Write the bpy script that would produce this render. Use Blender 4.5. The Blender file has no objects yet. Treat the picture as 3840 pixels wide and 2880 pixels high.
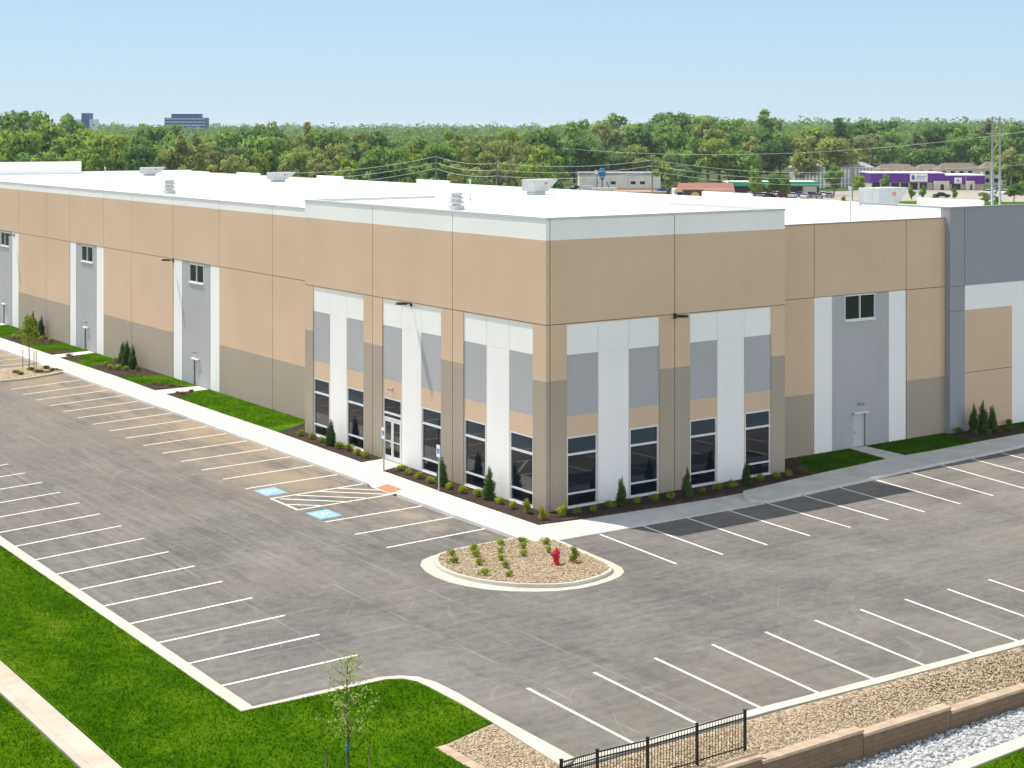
import bpy, math, random
import numpy as np
from mathutils import Vector, Matrix
from mathutils.geometry import tessellate_polygon
R = math.radians
scene = bpy.context.scene
col = scene.collection
rnd = random.Random(7)

# ------------------------------------------------------------------ camera frame (metres)
F, CXP, HORIZ, YAW = 5976.6, 1920.0, 484.9, 0.61
CAM = Vector((-44.364, -60.688, 18.254))
RIGHT = Vector((math.cos(YAW), -math.sin(YAW), 0))
FWD = Vector((math.sin(YAW), math.cos(YAW), 0))
GZ = -1.0                                   # level of the far ground
def away(bearing, dist, z=GZ):
    """Plan position at a distance along the view axis and a sideways bearing (3840-wide units)."""
    p = CAM + FWD * dist + RIGHT * ((bearing - CXP) / F * dist)
    return Vector((p.x, p.y, z))

# ------------------------------------------------------------------ node helpers
class NT:
    def __init__(s, name):
        s.m = bpy.data.materials.new(name); s.m.use_nodes = True
        s.t = s.m.node_tree; s.n = s.t.nodes; s.l = s.t.links
        s.b = s.n['Principled BSDF']; s._co = None
    def put(s, sock, v):
        if isinstance(v, bpy.types.NodeSocket): s.l.new(v, sock)
        elif isinstance(v, (tuple, list)):
            sock.default_value = tuple(v) + ((1,) if len(v) == 3 and sock.type == 'RGBA' else ())
        else: sock.default_value = v
    @property
    def co(s):
        if s._co is None: s._co = s.n.new('ShaderNodeTexCoord').outputs['Object']
        return s._co
    def world(s): return s.n.new('ShaderNodeNewGeometry').outputs['Position']
    def rand(s): return s.n.new('ShaderNodeObjectInfo').outputs['Random']
    def math(s, op, a, b=0.0, c=None):
        n = s.n.new('ShaderNodeMath'); n.operation = op
        s.put(n.inputs[0], a); s.put(n.inputs[1], b)
        if c is not None: s.put(n.inputs[2], c)
        return n.outputs[0]
    def sep(s, v):
        n = s.n.new('ShaderNodeSeparateXYZ'); s.put(n.inputs[0], v); return n.outputs
    def scale(s, v, sc, rot=0, loc=(0, 0, 0)):
        n = s.n.new('ShaderNodeMapping'); s.put(n.inputs[0], v); n.inputs['Scale'].default_value = sc
        n.inputs['Rotation'].default_value = (0, 0, rot); n.inputs['Location'].default_value = loc
        return n.outputs[0]
    def noise(s, v, sc, det=4, rough=.55, w=None):
        n = s.n.new('ShaderNodeTexNoise')
        if w is not None: n.noise_dimensions = '4D'; s.put(n.inputs['W'], w)
        s.put(n.inputs['Vector'], v); n.inputs['Scale'].default_value = sc
        n.inputs['Detail'].default_value = det; n.inputs['Roughness'].default_value = rough
        return n.outputs['Fac']
    def voro(s, v, sc, feat='F1'):
        n = s.n.new('ShaderNodeTexVoronoi'); n.feature = feat; s.put(n.inputs['Vector'], v); n.inputs['Scale'].default_value = sc
        return n.outputs
    def rng(s, v, a, b, c=0., d=1., smooth=True):
        n = s.n.new('ShaderNodeMapRange')
        if smooth: n.interpolation_type = 'SMOOTHSTEP'
        for i, x in enumerate((v, a, b, c, d)): s.put(n.inputs[i], x)
        return n.outputs[0]
    def mix(s, f, a, b, mode='MIX'):
        n = s.n.new('ShaderNodeMix'); n.data_type = 'RGBA'; n.blend_type = mode
        s.put(n.inputs[0], f); s.put(n.inputs[6], a); s.put(n.inputs[7], b); return n.outputs[2]
    def ramp(s, f, stops):
        n = s.n.new('ShaderNodeValToRGB'); s.put(n.inputs[0], f); e = n.color_ramp.elements
        while len(e) < len(stops): e.new(.5)
        for x, (p, c) in zip(e, stops): x.position = p; x.color = tuple(c) + (1,)
        return n.outputs[0]
    def bump(s, h, strength=.3, dist=.02):
        n = s.n.new('ShaderNodeBump'); s.put(n.inputs['Height'], h); n.inputs['Strength'].default_value = strength
        n.inputs['Distance'].default_value = dist; s.l.new(n.outputs[0], s.b.inputs['Normal'])
    def fin(s, colr, rough=.8, metal=0., spec=.3):
        s.put(s.b.inputs['Base Color'], colr); s.put(s.b.inputs['Roughness'], rough)
        s.b.inputs['Metallic'].default_value = metal; s.b.inputs['Specular IOR Level'].default_value = spec
        return s.m

def mul(c, k): return tuple(x * k for x in c)
def plain(name, c, rough=.7, var=.10, sc=1.5, metal=0., spec=.3):
    t = NT(name); n = t.noise(t.world(), sc, 5)
    return t.fin(t.mix(t.rng(n, .3, .7), mul(c, 1 - var), mul(c, 1 + var)), rough, metal, spec)
def paint(name, c, var=.045):
    """Painted tilt-up concrete: faint blotches, faint vertical weather streaks, roller texture."""
    t = NT(name); w = t.world()
    a = t.noise(w, .22, 4); b = t.noise(t.scale(w, (1.6, 1.6, .10)), 1.5, 4); d = t.noise(w, 9, 3)
    v = t.math('ADD', t.math('MULTIPLY', a, .5), t.math('ADD', t.math('MULTIPLY', b, .16), t.math('MULTIPLY', d, .34)))
    t.bump(t.noise(w, 30, 3), .12, .01)
    return t.fin(t.mix(t.rng(v, .32, .68), mul(c, 1 - var * 1.5), mul(c, 1 + var)), .85, 0, .15)

M = {}
M['tan'] = paint('tan_paint', (.60, .44, .30))
M['white'] = paint('white_paint', (.81, .79, .765), .03)
M['grey'] = paint('grey_paint', (.395, .39, .395))
M['blue_grey'] = paint('slate_paint', (.285, .295, .315))
M['taupe'] = paint('taupe_paint', (.365, .310, .245))
M['joint'] = plain('sealant', (.22, .19, .15), .9)
M['coping'] = plain('coping_metal', (.52, .52, .50), .5, .04)
M['coping_tan'] = plain('coping_tan', (.30, .25, .19), .5, .05)
M['roof'] = plain('roof_membrane', (.84, .84, .83), .75, .03, .3)
M['rooftop'] = plain('rooftop_metal', (.44, .465, .455), .5, .08, 2)
M['galv'] = plain('galvanised_steel', (.45, .46, .47), .45, .08, 6, .6)
M['frame'] = plain('window_aluminium', (.70, .71, .72), .35, .02, 2, .2)
M['door_paint'] = plain('door_paint', (.47, .47, .475), .45, .03)
M['black'] = plain('black_metal', (.012, .011, .012), .4, .1)
M['bronze'] = plain('bronze_metal', (.03, .024, .02), .45, .1)
t = NT('dark_glass'); t.b.inputs['IOR'].default_value = 1.65
t.bump(t.noise(t.world(), .8, 1), .02, .02)
M['glass'] = t.fin((.004, .008, .014), .015, 0, .5)
t = NT('spandrel_glass'); t.b.inputs['IOR'].default_value = 1.65
M['spandrel'] = t.fin((.010, .030, .046), .015, 0, .5)
t = NT('clear_glass'); t.b.inputs['IOR'].default_value = 1.6
M['glass_up'] = t.fin((.014, .016, .015), .02, 0, .5)
M['paint_line'] = None
t = NT('line_paint'); n = t.noise(t.world(), 7, 5)
M['paint_line'] = t.fin(t.mix(t.rng(n, .3, .5), (.50, .48, .44), (.80, .79, .75)), .7)
M['mark_blue'] = plain('blue_marking', (.23, .46, .70), .7, .12, 5)
M['sign_blue'] = plain('sign_blue', (.03, .13, .42), .4, .03)
M['sign_white'] = plain('sign_white', (.75, .78, .82), .4, .02)
M['red'] = plain('hydrant_red', (.42, .018, .02), .35, .12, 8)
M['ramp_red'] = plain('tactile_red', (.55, .20, .12), .8, .12, 6)
M['bark'] = plain('bark', (.10, .080, .06), .9, .3, 4)
M['bark_pale'] = plain('bark_pale', (.26, .225, .18), .9, .25, 3)
M['stake'] = plain('stake_wood', (.30, .19, .10), .9, .2, 4)
M['teal'] = plain('teal_tag', (.02, .22, .27), .5)
M['tyre'] = plain('tyre', (.015, .015, .015), .8)

# asphalt: faded, streaked by tyres, dusted tan by the kerb, pale paving seams
t = NT('asphalt'); w = t.co; s3 = t.sep(w); x, y = s3[0], s3[1]
fine = t.noise(w, 14, 4, .7); blot = t.noise(w, .17, 5, .6); blot2 = t.noise(w, .7, 5, .65)
def streak(rot, loc, sx, sy, sc): return t.noise(t.scale(w, (sx, sy, 1), rot, loc), sc, 4, .62)
st = t.noise(t.scale(w, (2.6, .16, 1), R(5), (3, 0, 0)), 1.1, 8, .72)
st2 = t.noise(t.scale(w, (.17, 2.3, 1), R(-8), (0, 5, 0)), 1.1, 8, .72)
st3 = t.noise(t.scale(w, (.22, 2.6, 1), R(24), (0, 9, 0)), 1.0, 8, .70)
sel = t.rng(y, -9, 0); stk = t.math('ADD', t.math('MULTIPLY', st, sel), t.math('MULTIPLY', t.math('ADD', t.math('MULTIPLY', st2, .55), t.math('MULTIPLY', st3, .45)), t.math('SUBTRACT', 1., sel)))
v = t.math('ADD', t.math('MULTIPLY', blot, .28), t.math('ADD', t.math('MULTIPLY', stk, .32), t.math('ADD', t.math('MULTIPLY', fine, .20), t.math('MULTIPLY', t.noise(w, 2.3, 9, .75), .30))))
c = t.ramp(t.rng(v, .40, .70), [(0, (.092, .085, .081)), (.45, (.152, .143, .134)), (1, (.235, .221, .202))])
# tyre marks on the long aisle
tm = t.math('MULTIPLY', t.rng(t.noise(t.scale(w, (2.4, .03, 1), R(3)), 1.0, 2, .4), .60, .70), t.rng(blot2, .42, .60))
tm = t.math('MULTIPLY', tm, t.math('MULTIPLY', t.rng(y, -6, 2), t.rng(x, -8, -10.5)))
c = t.mix(t.math('MULTIPLY', tm, .62), c, (.055, .05, .050))
wp = t.math('MULTIPLY', t.rng(t.noise(t.scale(w, (.09, .11, 1), 0, (11, 4, 0)), 1, 7, .7), .50, .66), .42)
c = t.mix(wp, c, (.21, .182, .155))
dk = t.math('MULTIPLY', t.rng(t.noise(t.scale(w, (.55, .16, 1), R(-30), (2, 8, 0)), 1.0, 7, .7), .53, .70), t.rng(x, 0, -4))
c = t.mix(t.math('MULTIPLY', dk, .40), c, (.075, .069, .064))
# tan dust near the long kerb
d1 = t.math('MULTIPLY', t.rng(x, -12.5, -4.5), t.rng(y, 3, 15)); d2 = t.rng(t.noise(t.scale(w, (.35, .12, 1)), 1, 5, .65), .36, .62)
c = t.mix(t.math('MULTIPLY', t.math('MULTIPLY', d1, d2), .85), c, (.33, .255, .165))
wr = t.math('MULTIPLY', t.math('MULTIPLY', t.rng(y, 4, 30), t.rng(x, -3, -8)), t.rng(t.noise(t.scale(w, (.12, .07, 1), 0, (5, 1, 0)), 1, 6, .65), .42, .62))
c = t.mix(t.math('MULTIPLY', wr, .45), c, (.225, .195, .165))
d3 = t.math('MULTIPLY', t.math('MULTIPLY', t.rng(x, -10, -6), t.rng(y, 15, 3)), t.rng(t.noise(t.scale(w, (.5, .3, 1), 0, (4, 2, 0)), 1, 4, .6), .50, .66))
c = t.mix(t.math('MULTIPLY', t.math('MULTIPLY', d3, t.rng(y, -3, 1)), .6), c, (.34, .275, .185))
d4 = t.math('MULTIPLY', t.rng(x, 6, 20), t.rng(t.noise(t.scale(w, (.15, .5, 1), R(-12)), 1, 5, .65), .42, .64))
c = t.mix(t.math('MULTIPLY', d4, .42), c, (.27, .235, .195))
d5 = t.math('MULTIPLY', t.rng(y, -18, -23.5), t.rng(t.noise(w, .5, 5, .6), .42, .62)); c = t.mix(t.math('MULTIPLY', d5, .3), c, (.17, .16, .115))
# paving seams, worn
def seam(val, at, wd): return t.rng(t.math('ABSOLUTE', t.math('SUBTRACT', val, at)), wd, wd * .4)
sm = seam(x, -13.6, .07)
for a in (seam(x, -10.9, .06), seam(x, -17.6, .06), seam(y, -6.55, .06), seam(y, .9, .05), seam(y, -10.3, .05)): sm = t.math('MAXIMUM', sm, a)
sm = t.math('MULTIPLY', sm, t.math('MULTIPLY', t.rng(t.noise(w, .45, 4), .36, .62), t.rng(x, -7.5, -9.5)))
c = t.mix(t.math('MULTIPLY', sm, .42), c, (.33, .31, .28))
arc = t.math('ABSOLUTE', t.math('SUBTRACT', t.math('FRACT', t.math('MULTIPLY', t.noise(t.scale(w, (1, 1, 1), 0, (7, 3, 0)), .055, 1, .3), 26)), .5))
c = t.mix(t.math('MULTIPLY', t.math('MULTIPLY', t.rng(arc, .05, .0), t.rng(blot2, .45, .62)), .30), c, (.30, .285, .26))
t.bump(t.noise(w, 40, 4, .7), .25, .01)
M['asphalt'] = t.fin(c, .9, 0, .2)

def concrete(name, base, joint=1.5, stain=0.25):
    t = NT(name); w = t.co; s3 = t.sep(w); n = t.noise(w, .6, 6, .6); n2 = t.noise(w, 6, 4)
    c = t.mix(t.rng(n, .3, .7), mul(base, .86), mul(base, 1.06)); c = t.mix(t.math('MULTIPLY', t.rng(n2, .55, .75), .3), c, mul(base, .8))
    if stain: c = t.mix(t.math('MULTIPLY', t.rng(t.noise(w, .35, 5, .65), .56, .74), stain), c, (.42, .27, .15))
    if joint:
        for ax in (0, 1):
            f = t.math('ABSOLUTE', t.math('SUBTRACT', t.math('FRACT', t.math('DIVIDE', t.math('ADD', s3[ax], 300.), joint)), .5))
            c = t.mix(t.math('MULTIPLY', t.rng(f, .488, .5, 0, 1), .45), c, mul(base, .45))
    t.bump(t.noise(w, 25, 3), .1, .01)
    return t.fin(c, .85, 0, .2)
M['concrete'] = concrete('walk_concrete', (.60, .58, .545), 1.55, .05)
M['kerb'] = concrete('kerb_concrete', (.56, .525, .455), 0, .15)
M['old_walk'] = concrete('old_walk_concrete', (.52, .46, .38), 1.8, .85)

t = NT('lawn'); w = t.co
a = t.noise(w, .35, 5, .6); b = t.noise(w, 2.2, 5, .7); d = t.noise(t.scale(w, (1, .35, 1)), 14, 4, .8)
v = t.math('ADD', t.math('MULTIPLY', a, .35), t.math('ADD', t.math('MULTIPLY', b, .35), t.math('MULTIPLY', d, .35)))
c = t.ramp(t.rng(v, .36, .68), [(0, (.022, .075, .002)), (.4, (.042, .125, .003)), (.75, (.075, .17, .006)), (1, (.14, .19, .02))])
t.bump(d, .7, .06)
M['lawn'] = t.fin(c, .95, 0, 0.)
t = NT('grass_blades'); w = t.world(); a = t.noise(w, .35, 5, .6); b = t.noise(w, 5, 3)
f2 = t.noise(t.scale(w, (.9, .25, 1), R(12)), .8, 4, .6); v = t.math('ADD', t.math('MULTIPLY', a, .40), t.math('ADD', t.math('MULTIPLY', b, .30), t.math('MULTIPLY', f2, .30)))
M['blades'] = t.fin(t.ramp(t.rng(v, .36, .66), [(0, (.034, .098, .001)), (.42, (.056, .145, .001)), (.75, (.090, .190, .003)), (1, (.15, .215, .012))]), .95, 0, 0.)
t = NT('mulch'); w = t.co; vo = t.voro(t.scale(w, (1, 1.7, 1)), 14); n = t.noise(w, 1.2, 4)
c = t.mix(vo['Color'], (.022, .014, .011), (.085, .055, .045)); t.bump(vo['Distance'], .8, .05)
M['mulch'] = t.fin(t.mix(t.rng(n, .4, .7), c, (.075, .05, .04)), .95, 0, .1)
def gravel(name, cols, sc):
    t = NT(name); w = t.co; vo = t.voro(w, sc); v2 = t.voro(t.scale(w, (1.3, .8, 1), R(40)), sc * 1.7)
    k = t.sep(vo['Color'])[0]; c = t.ramp(k, cols)
    e = t.voro(w, sc, 'DISTANCE_TO_EDGE')['Distance']
    c = t.mix(t.math('MULTIPLY', t.rng(e, .10, .0), .75), c, mul(cols[0][1], .35))
    t.bump(e, .9, .05); return t.fin(c, .85, 0, .2)
TAN_ST = [(0, (.22, .16, .10)), (.3, (.38, .28, .18)), (.6, (.49, .39, .26)), (.85, (.56, .48, .36)), (1, (.33, .23, .14))]
M['gravel'] = gravel('tan_gravel', TAN_ST, 9)
GREY_ST = [(0, (.25, .26, .27)), (.35, (.40, .40, .40)), (.7, (.54, .54, .53)), (1, (.34, .36, .38))]
M['grey_gravel'] = gravel('grey_gravel', GREY_ST, 7)
def stones(name, stops):
    t = NT(name); g = t.n.new('ShaderNodeNewGeometry').outputs['Random Per Island']
    return t.fin(t.ramp(g, stops), .8, 0, .25)
M['tan_stone'] = stones('tan_river_stone', [(0, (.14, .10, .065)), (.2, (.41, .30, .17)), (.45, (.53, .42, .26)), (.7, (.38, .32, .25)), (.9, (.60, .52, .38)), (1, (.30, .20, .115))])
M['grey_stone'] = stones('grey_rip_rap', [(0, (.22, .23, .25)), (.3, (.42, .43, .44)), (.7, (.60, .60, .59)), (1, (.36, .38, .40))])
t = NT('block_wall'); w = t.co; s3 = t.sep(w)
cb = t.n.new('ShaderNodeCombineXYZ'); t.l.new(t.math('ADD', s3[0], s3[1]), cb.inputs[0]); t.l.new(s3[2], cb.inputs[1])
br = t.n.new('ShaderNodeTexBrick'); t.l.new(cb.outputs[0], br.inputs['Vector'])
br.inputs['Color1'].default_value = (.19, .135, .09, 1); br.inputs['Color2'].default_value = (.15, .104, .07, 1); br.inputs['Mortar'].default_value = (.10, .065, .045, 1)
br.inputs['Scale'].default_value = 1.; br.inputs['Brick Width'].default_value = .42; br.inputs['Row Height'].default_value = .16; br.inputs['Mortar Size'].default_value = .010
c = t.mix(t.math('MULTIPLY', t.noise(w, 4, 5, .7), .55), br.outputs['Color'], (.24, .17, .115)); t.bump(t.noise(w, 14, 4, .7), .6, .03)
M['block'] = t.fin(c, .95, 0, .1)
M['cap'] = plain('cap_block', (.46, .345, .25), .9, .16, 2.2)
t = NT('far_ground'); w = t.co; n = t.noise(w, .02, 5)
M['ground'] = t.fin(t.ramp(n, [(.3, (.045, .085, .02)), (.5, (.075, .11, .035)), (.7, (.15, .14, .085))]), .95, 0, .1)

def leafm(name, dark, light, sc=.45, trans=.42):
    t = NT(name); r = t.rand(); w = t.co
    n = t.noise(w, sc, 3, .6, w=t.math('MULTIPLY', r, 60.)); n2 = t.noise(w, sc * 6, 2, .6)
    v = t.math('ADD', t.math('MULTIPLY', n, .65), t.math('ADD', t.math('MULTIPLY', n2, .3), t.math('MULTIPLY', r, .12)))
    c = t.mix(t.rng(v, .36, .70), dark, light)
    m = t.fin(c, .75, 0, .15)
    tr = t.n.new('ShaderNodeBsdfTranslucent'); t.put(tr.inputs[0], c)
    mx = t.n.new('ShaderNodeMixShader'); mx.inputs[0].default_value = trans
    t.l.new(t.b.outputs[0], mx.inputs[1]); t.l.new(tr.outputs[0], mx.inputs[2])
    t.l.new(mx.outputs[0], t.n['Material Output'].inputs[0]); return m
LEAF = {
 'lime green': leafm('leaf_lime', (.165, .265, .026), (.33, .44, .06)),
 'mid green': leafm('leaf_mid', (.115, .225, .034), (.24, .385, .066)),
 'dark green': leafm('leaf_dark', (.068, .155, .034), (.155, .285, .06)),
 'olive tan': leafm('leaf_olive', (.20, .25, .05), (.38, .43, .115)),
 'grey green': leafm('leaf_grey', (.15, .185, .07), (.29, .33, .13)),
}
M['shrub'] = leafm('leaf_shrub', (.15, .22, .012), (.44, .53, .04), 3.5)
M['yellow_shrub'] = leafm('leaf_yellow_shrub', (.24, .26, .012), (.50, .48, .04), 2.5)
M['dark_shrub'] = leafm('leaf_dark_shrub', (.07, .13, .012), (.22, .31, .035), 3)
M['arb'] = leafm('leaf_arborvitae', (.020, .055, .010), (.075, .145, .022), 3, .1)
M['sapling'] = leafm('leaf_sapling', (.22, .30, .05), (.46, .52, .13), 2)
M['red_grass'] = leafm('leaf_red', (.16, .11, .03), (.34, .24, .08), 3)

# ------------------------------------------------------------------ mesh helpers
def tag(o, label=None, cat=None, group=None, kind=None):
    if label: o['label'] = label
    if cat: o['category'] = cat
    if group: o['group'] = group
    if kind: o['kind'] = kind
    return o
def link(o, parent=None):
    col.objects.link(o)
    if parent is not None: o.parent = parent
    return o
def empty(name, loc=(0, 0, 0), rz=0., parent=None):
    o = bpy.data.objects.new(name, None); o.location = loc; o.rotation_euler = (0, 0, rz); o.empty_display_size = .2
    return link(o, parent)
class MB:
    def __init__(s): s.v = []; s.f = []; s.m = []; s.sm = []
    def quad(s, pts, mi=0, n=None):
        pts = [Vector(p) for p in pts]
        if n is not None and (pts[1] - pts[0]).cross(pts[2] - pts[0]).dot(Vector(n)) < 0: pts.reverse()
        k = len(s.v); s.v += pts; s.f.append(tuple(range(k, k + len(pts)))); s.m.append(mi); s.sm.append(False); return s
    def box(s, a, b, mi=0, T=None):
        x0, y0, z0 = a; x1, y1, z1 = b; k = len(s.v)
        P = [Vector(p) for p in ((x0, y0, z0), (x1, y0, z0), (x1, y1, z0), (x0, y1, z0), (x0, y0, z1), (x1, y0, z1), (x1, y1, z1), (x0, y1, z1))]
        if T is not None: P = [T @ p for p in P]
        s.v += P
        for f in ((0, 3, 2, 1), (4, 5, 6, 7), (0, 1, 5, 4), (1, 2, 6, 5), (2, 3, 7, 6), (3, 0, 4, 7)):
            s.f.append(tuple(k + i for i in f)); s.m.append(mi); s.sm.append(False)
        return s
    def prism(s, poly, z0, z1, mi=0, side=None, bottom=False):
        side = mi if side is None else side
        area = sum(poly[i][0] * poly[(i + 1) % len(poly)][1] - poly[(i + 1) % len(poly)][0] * poly[i][1] for i in range(len(poly)))
        if area < 0: poly = poly[::-1]
        n = len(poly); k = len(s.v)
        zt = lambda p: p[2] if len(p) > 2 else z1
        s.v += [Vector((p[0], p[1], zt(p))) for p in poly] + [Vector((p[0], p[1], z0)) for p in poly]
        for tri in tessellate_polygon([[Vector((p[0], p[1], 0)) for p in poly]]):
            a, b, c = (Vector((poly[i][0], poly[i][1], 0)) for i in tri)
            if (b - a).cross(c - a).z < 0: tri = tri[::-1]
            s.f.append(tuple(k + i for i in tri)); s.m.append(mi); s.sm.append(False)
        for i in range(n):
            j = (i + 1) % n; s.f.append((k + n + i, k + n + j, k + j, k + i)); s.m.append(side); s.sm.append(False)
        return s
    def tube(s, pts, rads, seg=8, mi=0, cap=True):
        pts = [Vector(p) for p in pts]
        if not isinstance(rads, (list, tuple)): rads = [rads] * len(pts)
        k = len(s.v); n = len(pts)
        for i, p in enumerate(pts):
            d = (pts[min(i + 1, n - 1)] - pts[max(i - 1, 0)]).normalized()
            u = d.cross(Vector((0, 0, 1))) if abs(d.z) < .95 else d.cross(Vector((1, 0, 0)))
            u.normalize(); w = d.cross(u)
            for q in range(seg):
                a = 2 * math.pi * q / seg; s.v.append(p + (u * math.cos(a) + w * math.sin(a)) * rads[i])
        for i in range(n - 1):
            for q in range(seg):
                r = (q + 1) % seg; s.f.append((k + i * seg + q, k + i * seg + r, k + (i + 1) * seg + r, k + (i + 1) * seg + q)); s.m.append(mi); s.sm.append(True)
        if cap:
            s.f.append(tuple(k + q for q in range(seg))); s.m.append(mi); s.sm.append(False)
            s.f.append(tuple(k + (n - 1) * seg + q for q in reversed(range(seg)))); s.m.append(mi); s.sm.append(False)
        return s
    def lathe(s, prof, c=(0, 0, 0), seg=14, mi=0):
        return s.tube([(c[0], c[1], c[2] + z) for r, z in prof], [max(r, .001) for r, z in prof], seg, mi)
    def arr(s, V, Q, mi=0):
        k = len(s.v); s.v += [Vector(p) for p in V.tolist()]
        for f in Q.tolist(): s.f.append(tuple(k + i for i in f)); s.m.append(mi); s.sm.append(False)
        return s
    def mesh(s, name, mats):
        me = bpy.data.meshes.new(name); me.from_pydata([tuple(v) for v in s.v], [], s.f)
        for m in (mats if isinstance(mats, (list, tuple)) else [mats]): me.materials.append(m)
        me.polygons.foreach_set('material_index', s.m); me.polygons.foreach_set('use_smooth', s.sm); me.update(); return me
    def build(s, name, mats, parent=None, loc=(0, 0, 0), rz=0.):
        o = bpy.data.objects.new(name, s.mesh(name, mats)); o.location = loc; o.rotation_euler = (0, 0, rz); return link(o, parent)
def arr_mesh(name, V, Fq, mat, nrm=None):
    me = bpy.data.meshes.new(name); n, k = Fq.shape
    me.vertices.add(len(V)); me.vertices.foreach_set('co', V.astype(np.float32).ravel())
    me.loops.add(n * k); me.loops.foreach_set('vertex_index', Fq.astype(np.int32).ravel())
    me.polygons.add(n); me.polygons.foreach_set('loop_start', np.arange(0, n * k, k, dtype=np.int32))
    me.materials.append(mat); me.update(calc_edges=True); me.validate()
    if nrm is not None: me.polygons.foreach_set('use_smooth', [True] * n); me.normals_split_custom_set_from_vertices(nrm.tolist())
    return me
def cards(rng, P, N, size, jit=.9, asp=.7):
    """one leaf-clump quad per point P, facing roughly along N"""
    n = len(P); d = N + rng.normal(0, jit, (n, 3)); d /= np.linalg.norm(d, axis=1)[:, None] + 1e-9
    d *= np.where((d * N).sum(1) < 0, -1., 1.)[:, None]; a = np.cross(d, rng.normal(0, 1, (n, 3))); a /= np.linalg.norm(a, axis=1)[:, None] + 1e-9; b = np.cross(d, a)
    s = (size * rng.uniform(.55, 1.35, n))[:, None]; a = a * s; b = b * s * asp
    V = np.stack([P - a * .5, P + b * .5 + d * s * .12, P + a * .5, P - b * .5 + d * s * .12], 1).reshape(-1, 3)
    return V, np.arange(n * 4).reshape(n, 4)[:, ::-1]
def soft(N, up=.35):
    N = N + np.array([0, 0, up]); N = N / (np.linalg.norm(N, axis=1)[:, None] + 1e-9); return np.repeat(N, 4, 0)
def blob_points(rng, blobs, n, lo=.55):
    """points biased to the outside of a set of ellipsoids (cx,cy,cz,rx,ry,rz)"""
    B = np.array(blobs, float); w = (B[:, 3] * B[:, 4]) + (B[:, 3] * B[:, 5]); i = rng.choice(len(B), n, p=w / w.sum())
    d = rng.normal(0, 1, (n, 3)); d /= np.linalg.norm(d, axis=1)[:, None]
    r = rng.uniform(lo, 1.06, n)[:, None]
    return B[i, :3] + d * B[i, 3:6] * r, d

# ------------------------------------------------------------------ world, sun, camera
SUN_EL = math.atan2(14.0, math.hypot(2.72, 6.34))
sun_dir = Vector((-2.72, 6.34, 14.0)).normalized()
w = bpy.data.worlds.new('World'); scene.world = w; w.use_nodes = True
nt = w.node_tree; sky = nt.nodes.new('ShaderNodeTexSky'); sky.sky_type = 'NISHITA'; sky.sun_disc = False
sky.sun_elevation = SUN_EL; sky.sun_rotation = math.atan2(sun_dir.x, sun_dir.y)
sky.altitude = 200; sky.air_density = 1.0; sky.dust_density = .3; sky.ozone_density = 2.0
gm = nt.nodes.new('ShaderNodeGamma'); gm.inputs[1].default_value = .22; nt.links.new(sky.outputs[0], gm.inputs[0])     # sky colours flattened, as added fill for the shaded walls
tn = nt.nodes.new('ShaderNodeMix'); tn.data_type = 'RGBA'; tn.blend_type = 'MULTIPLY'; tn.inputs[0].default_value = 1; tn.inputs[7].default_value = (1.42, 1.80, 2.15, 1); nt.links.new(gm.outputs[0], tn.inputs[6])
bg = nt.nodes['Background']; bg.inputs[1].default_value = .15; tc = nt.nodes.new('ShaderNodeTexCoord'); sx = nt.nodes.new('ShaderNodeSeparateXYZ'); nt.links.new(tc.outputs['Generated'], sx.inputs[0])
rp_ = nt.nodes.new('ShaderNodeValToRGB'); nt.links.new(sx.outputs[2], rp_.inputs[0]); el = rp_.color_ramp.elements      # bright band added to the sky above the view, fills the shaded walls
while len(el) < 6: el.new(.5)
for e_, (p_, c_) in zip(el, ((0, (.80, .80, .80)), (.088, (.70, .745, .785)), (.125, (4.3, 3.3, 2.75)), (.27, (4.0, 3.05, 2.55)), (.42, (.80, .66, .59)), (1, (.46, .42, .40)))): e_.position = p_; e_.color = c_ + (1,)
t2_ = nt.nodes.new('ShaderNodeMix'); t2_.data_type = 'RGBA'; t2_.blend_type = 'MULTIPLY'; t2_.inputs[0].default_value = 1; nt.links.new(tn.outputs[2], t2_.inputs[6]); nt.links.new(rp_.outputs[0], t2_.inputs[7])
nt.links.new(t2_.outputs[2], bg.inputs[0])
sl = bpy.data.lights.new('sun', 'SUN'); sl.energy = 2.25; sl.angle = R(.53); sl.color = (1, .94, .84)
so = link(bpy.data.objects.new('sun', sl)); so.location = (-30, 60, 120); so.rotation_euler = sun_dir.to_track_quat('Z', 'Y').to_euler()
cd = bpy.data.cameras.new('camera'); cam = link(bpy.data.objects.new('camera', cd))
cam.location = CAM; cam.rotation_euler = (R(90), 0, -YAW); cd.lens = 36 * F / 3840; cd.sensor_width = 36
cd.shift_y = (HORIZ - 1440) / 3840; cd.clip_start = 1; cd.clip_end = 30000; scene.camera = cam
vs = scene.view_settings; vs.view_transform = 'Standard'; vs.look = 'None'; vs.gamma = 1; vs.exposure = 1.25; vs.use_curve_mapping = False
scene.render.resolution_x, scene.render.resolution_y = 1024, 768
scene.cycles.max_bounces = 6; scene.cycles.diffuse_bounces = 3; scene.cycles.transparent_max_bounces = 4


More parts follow.
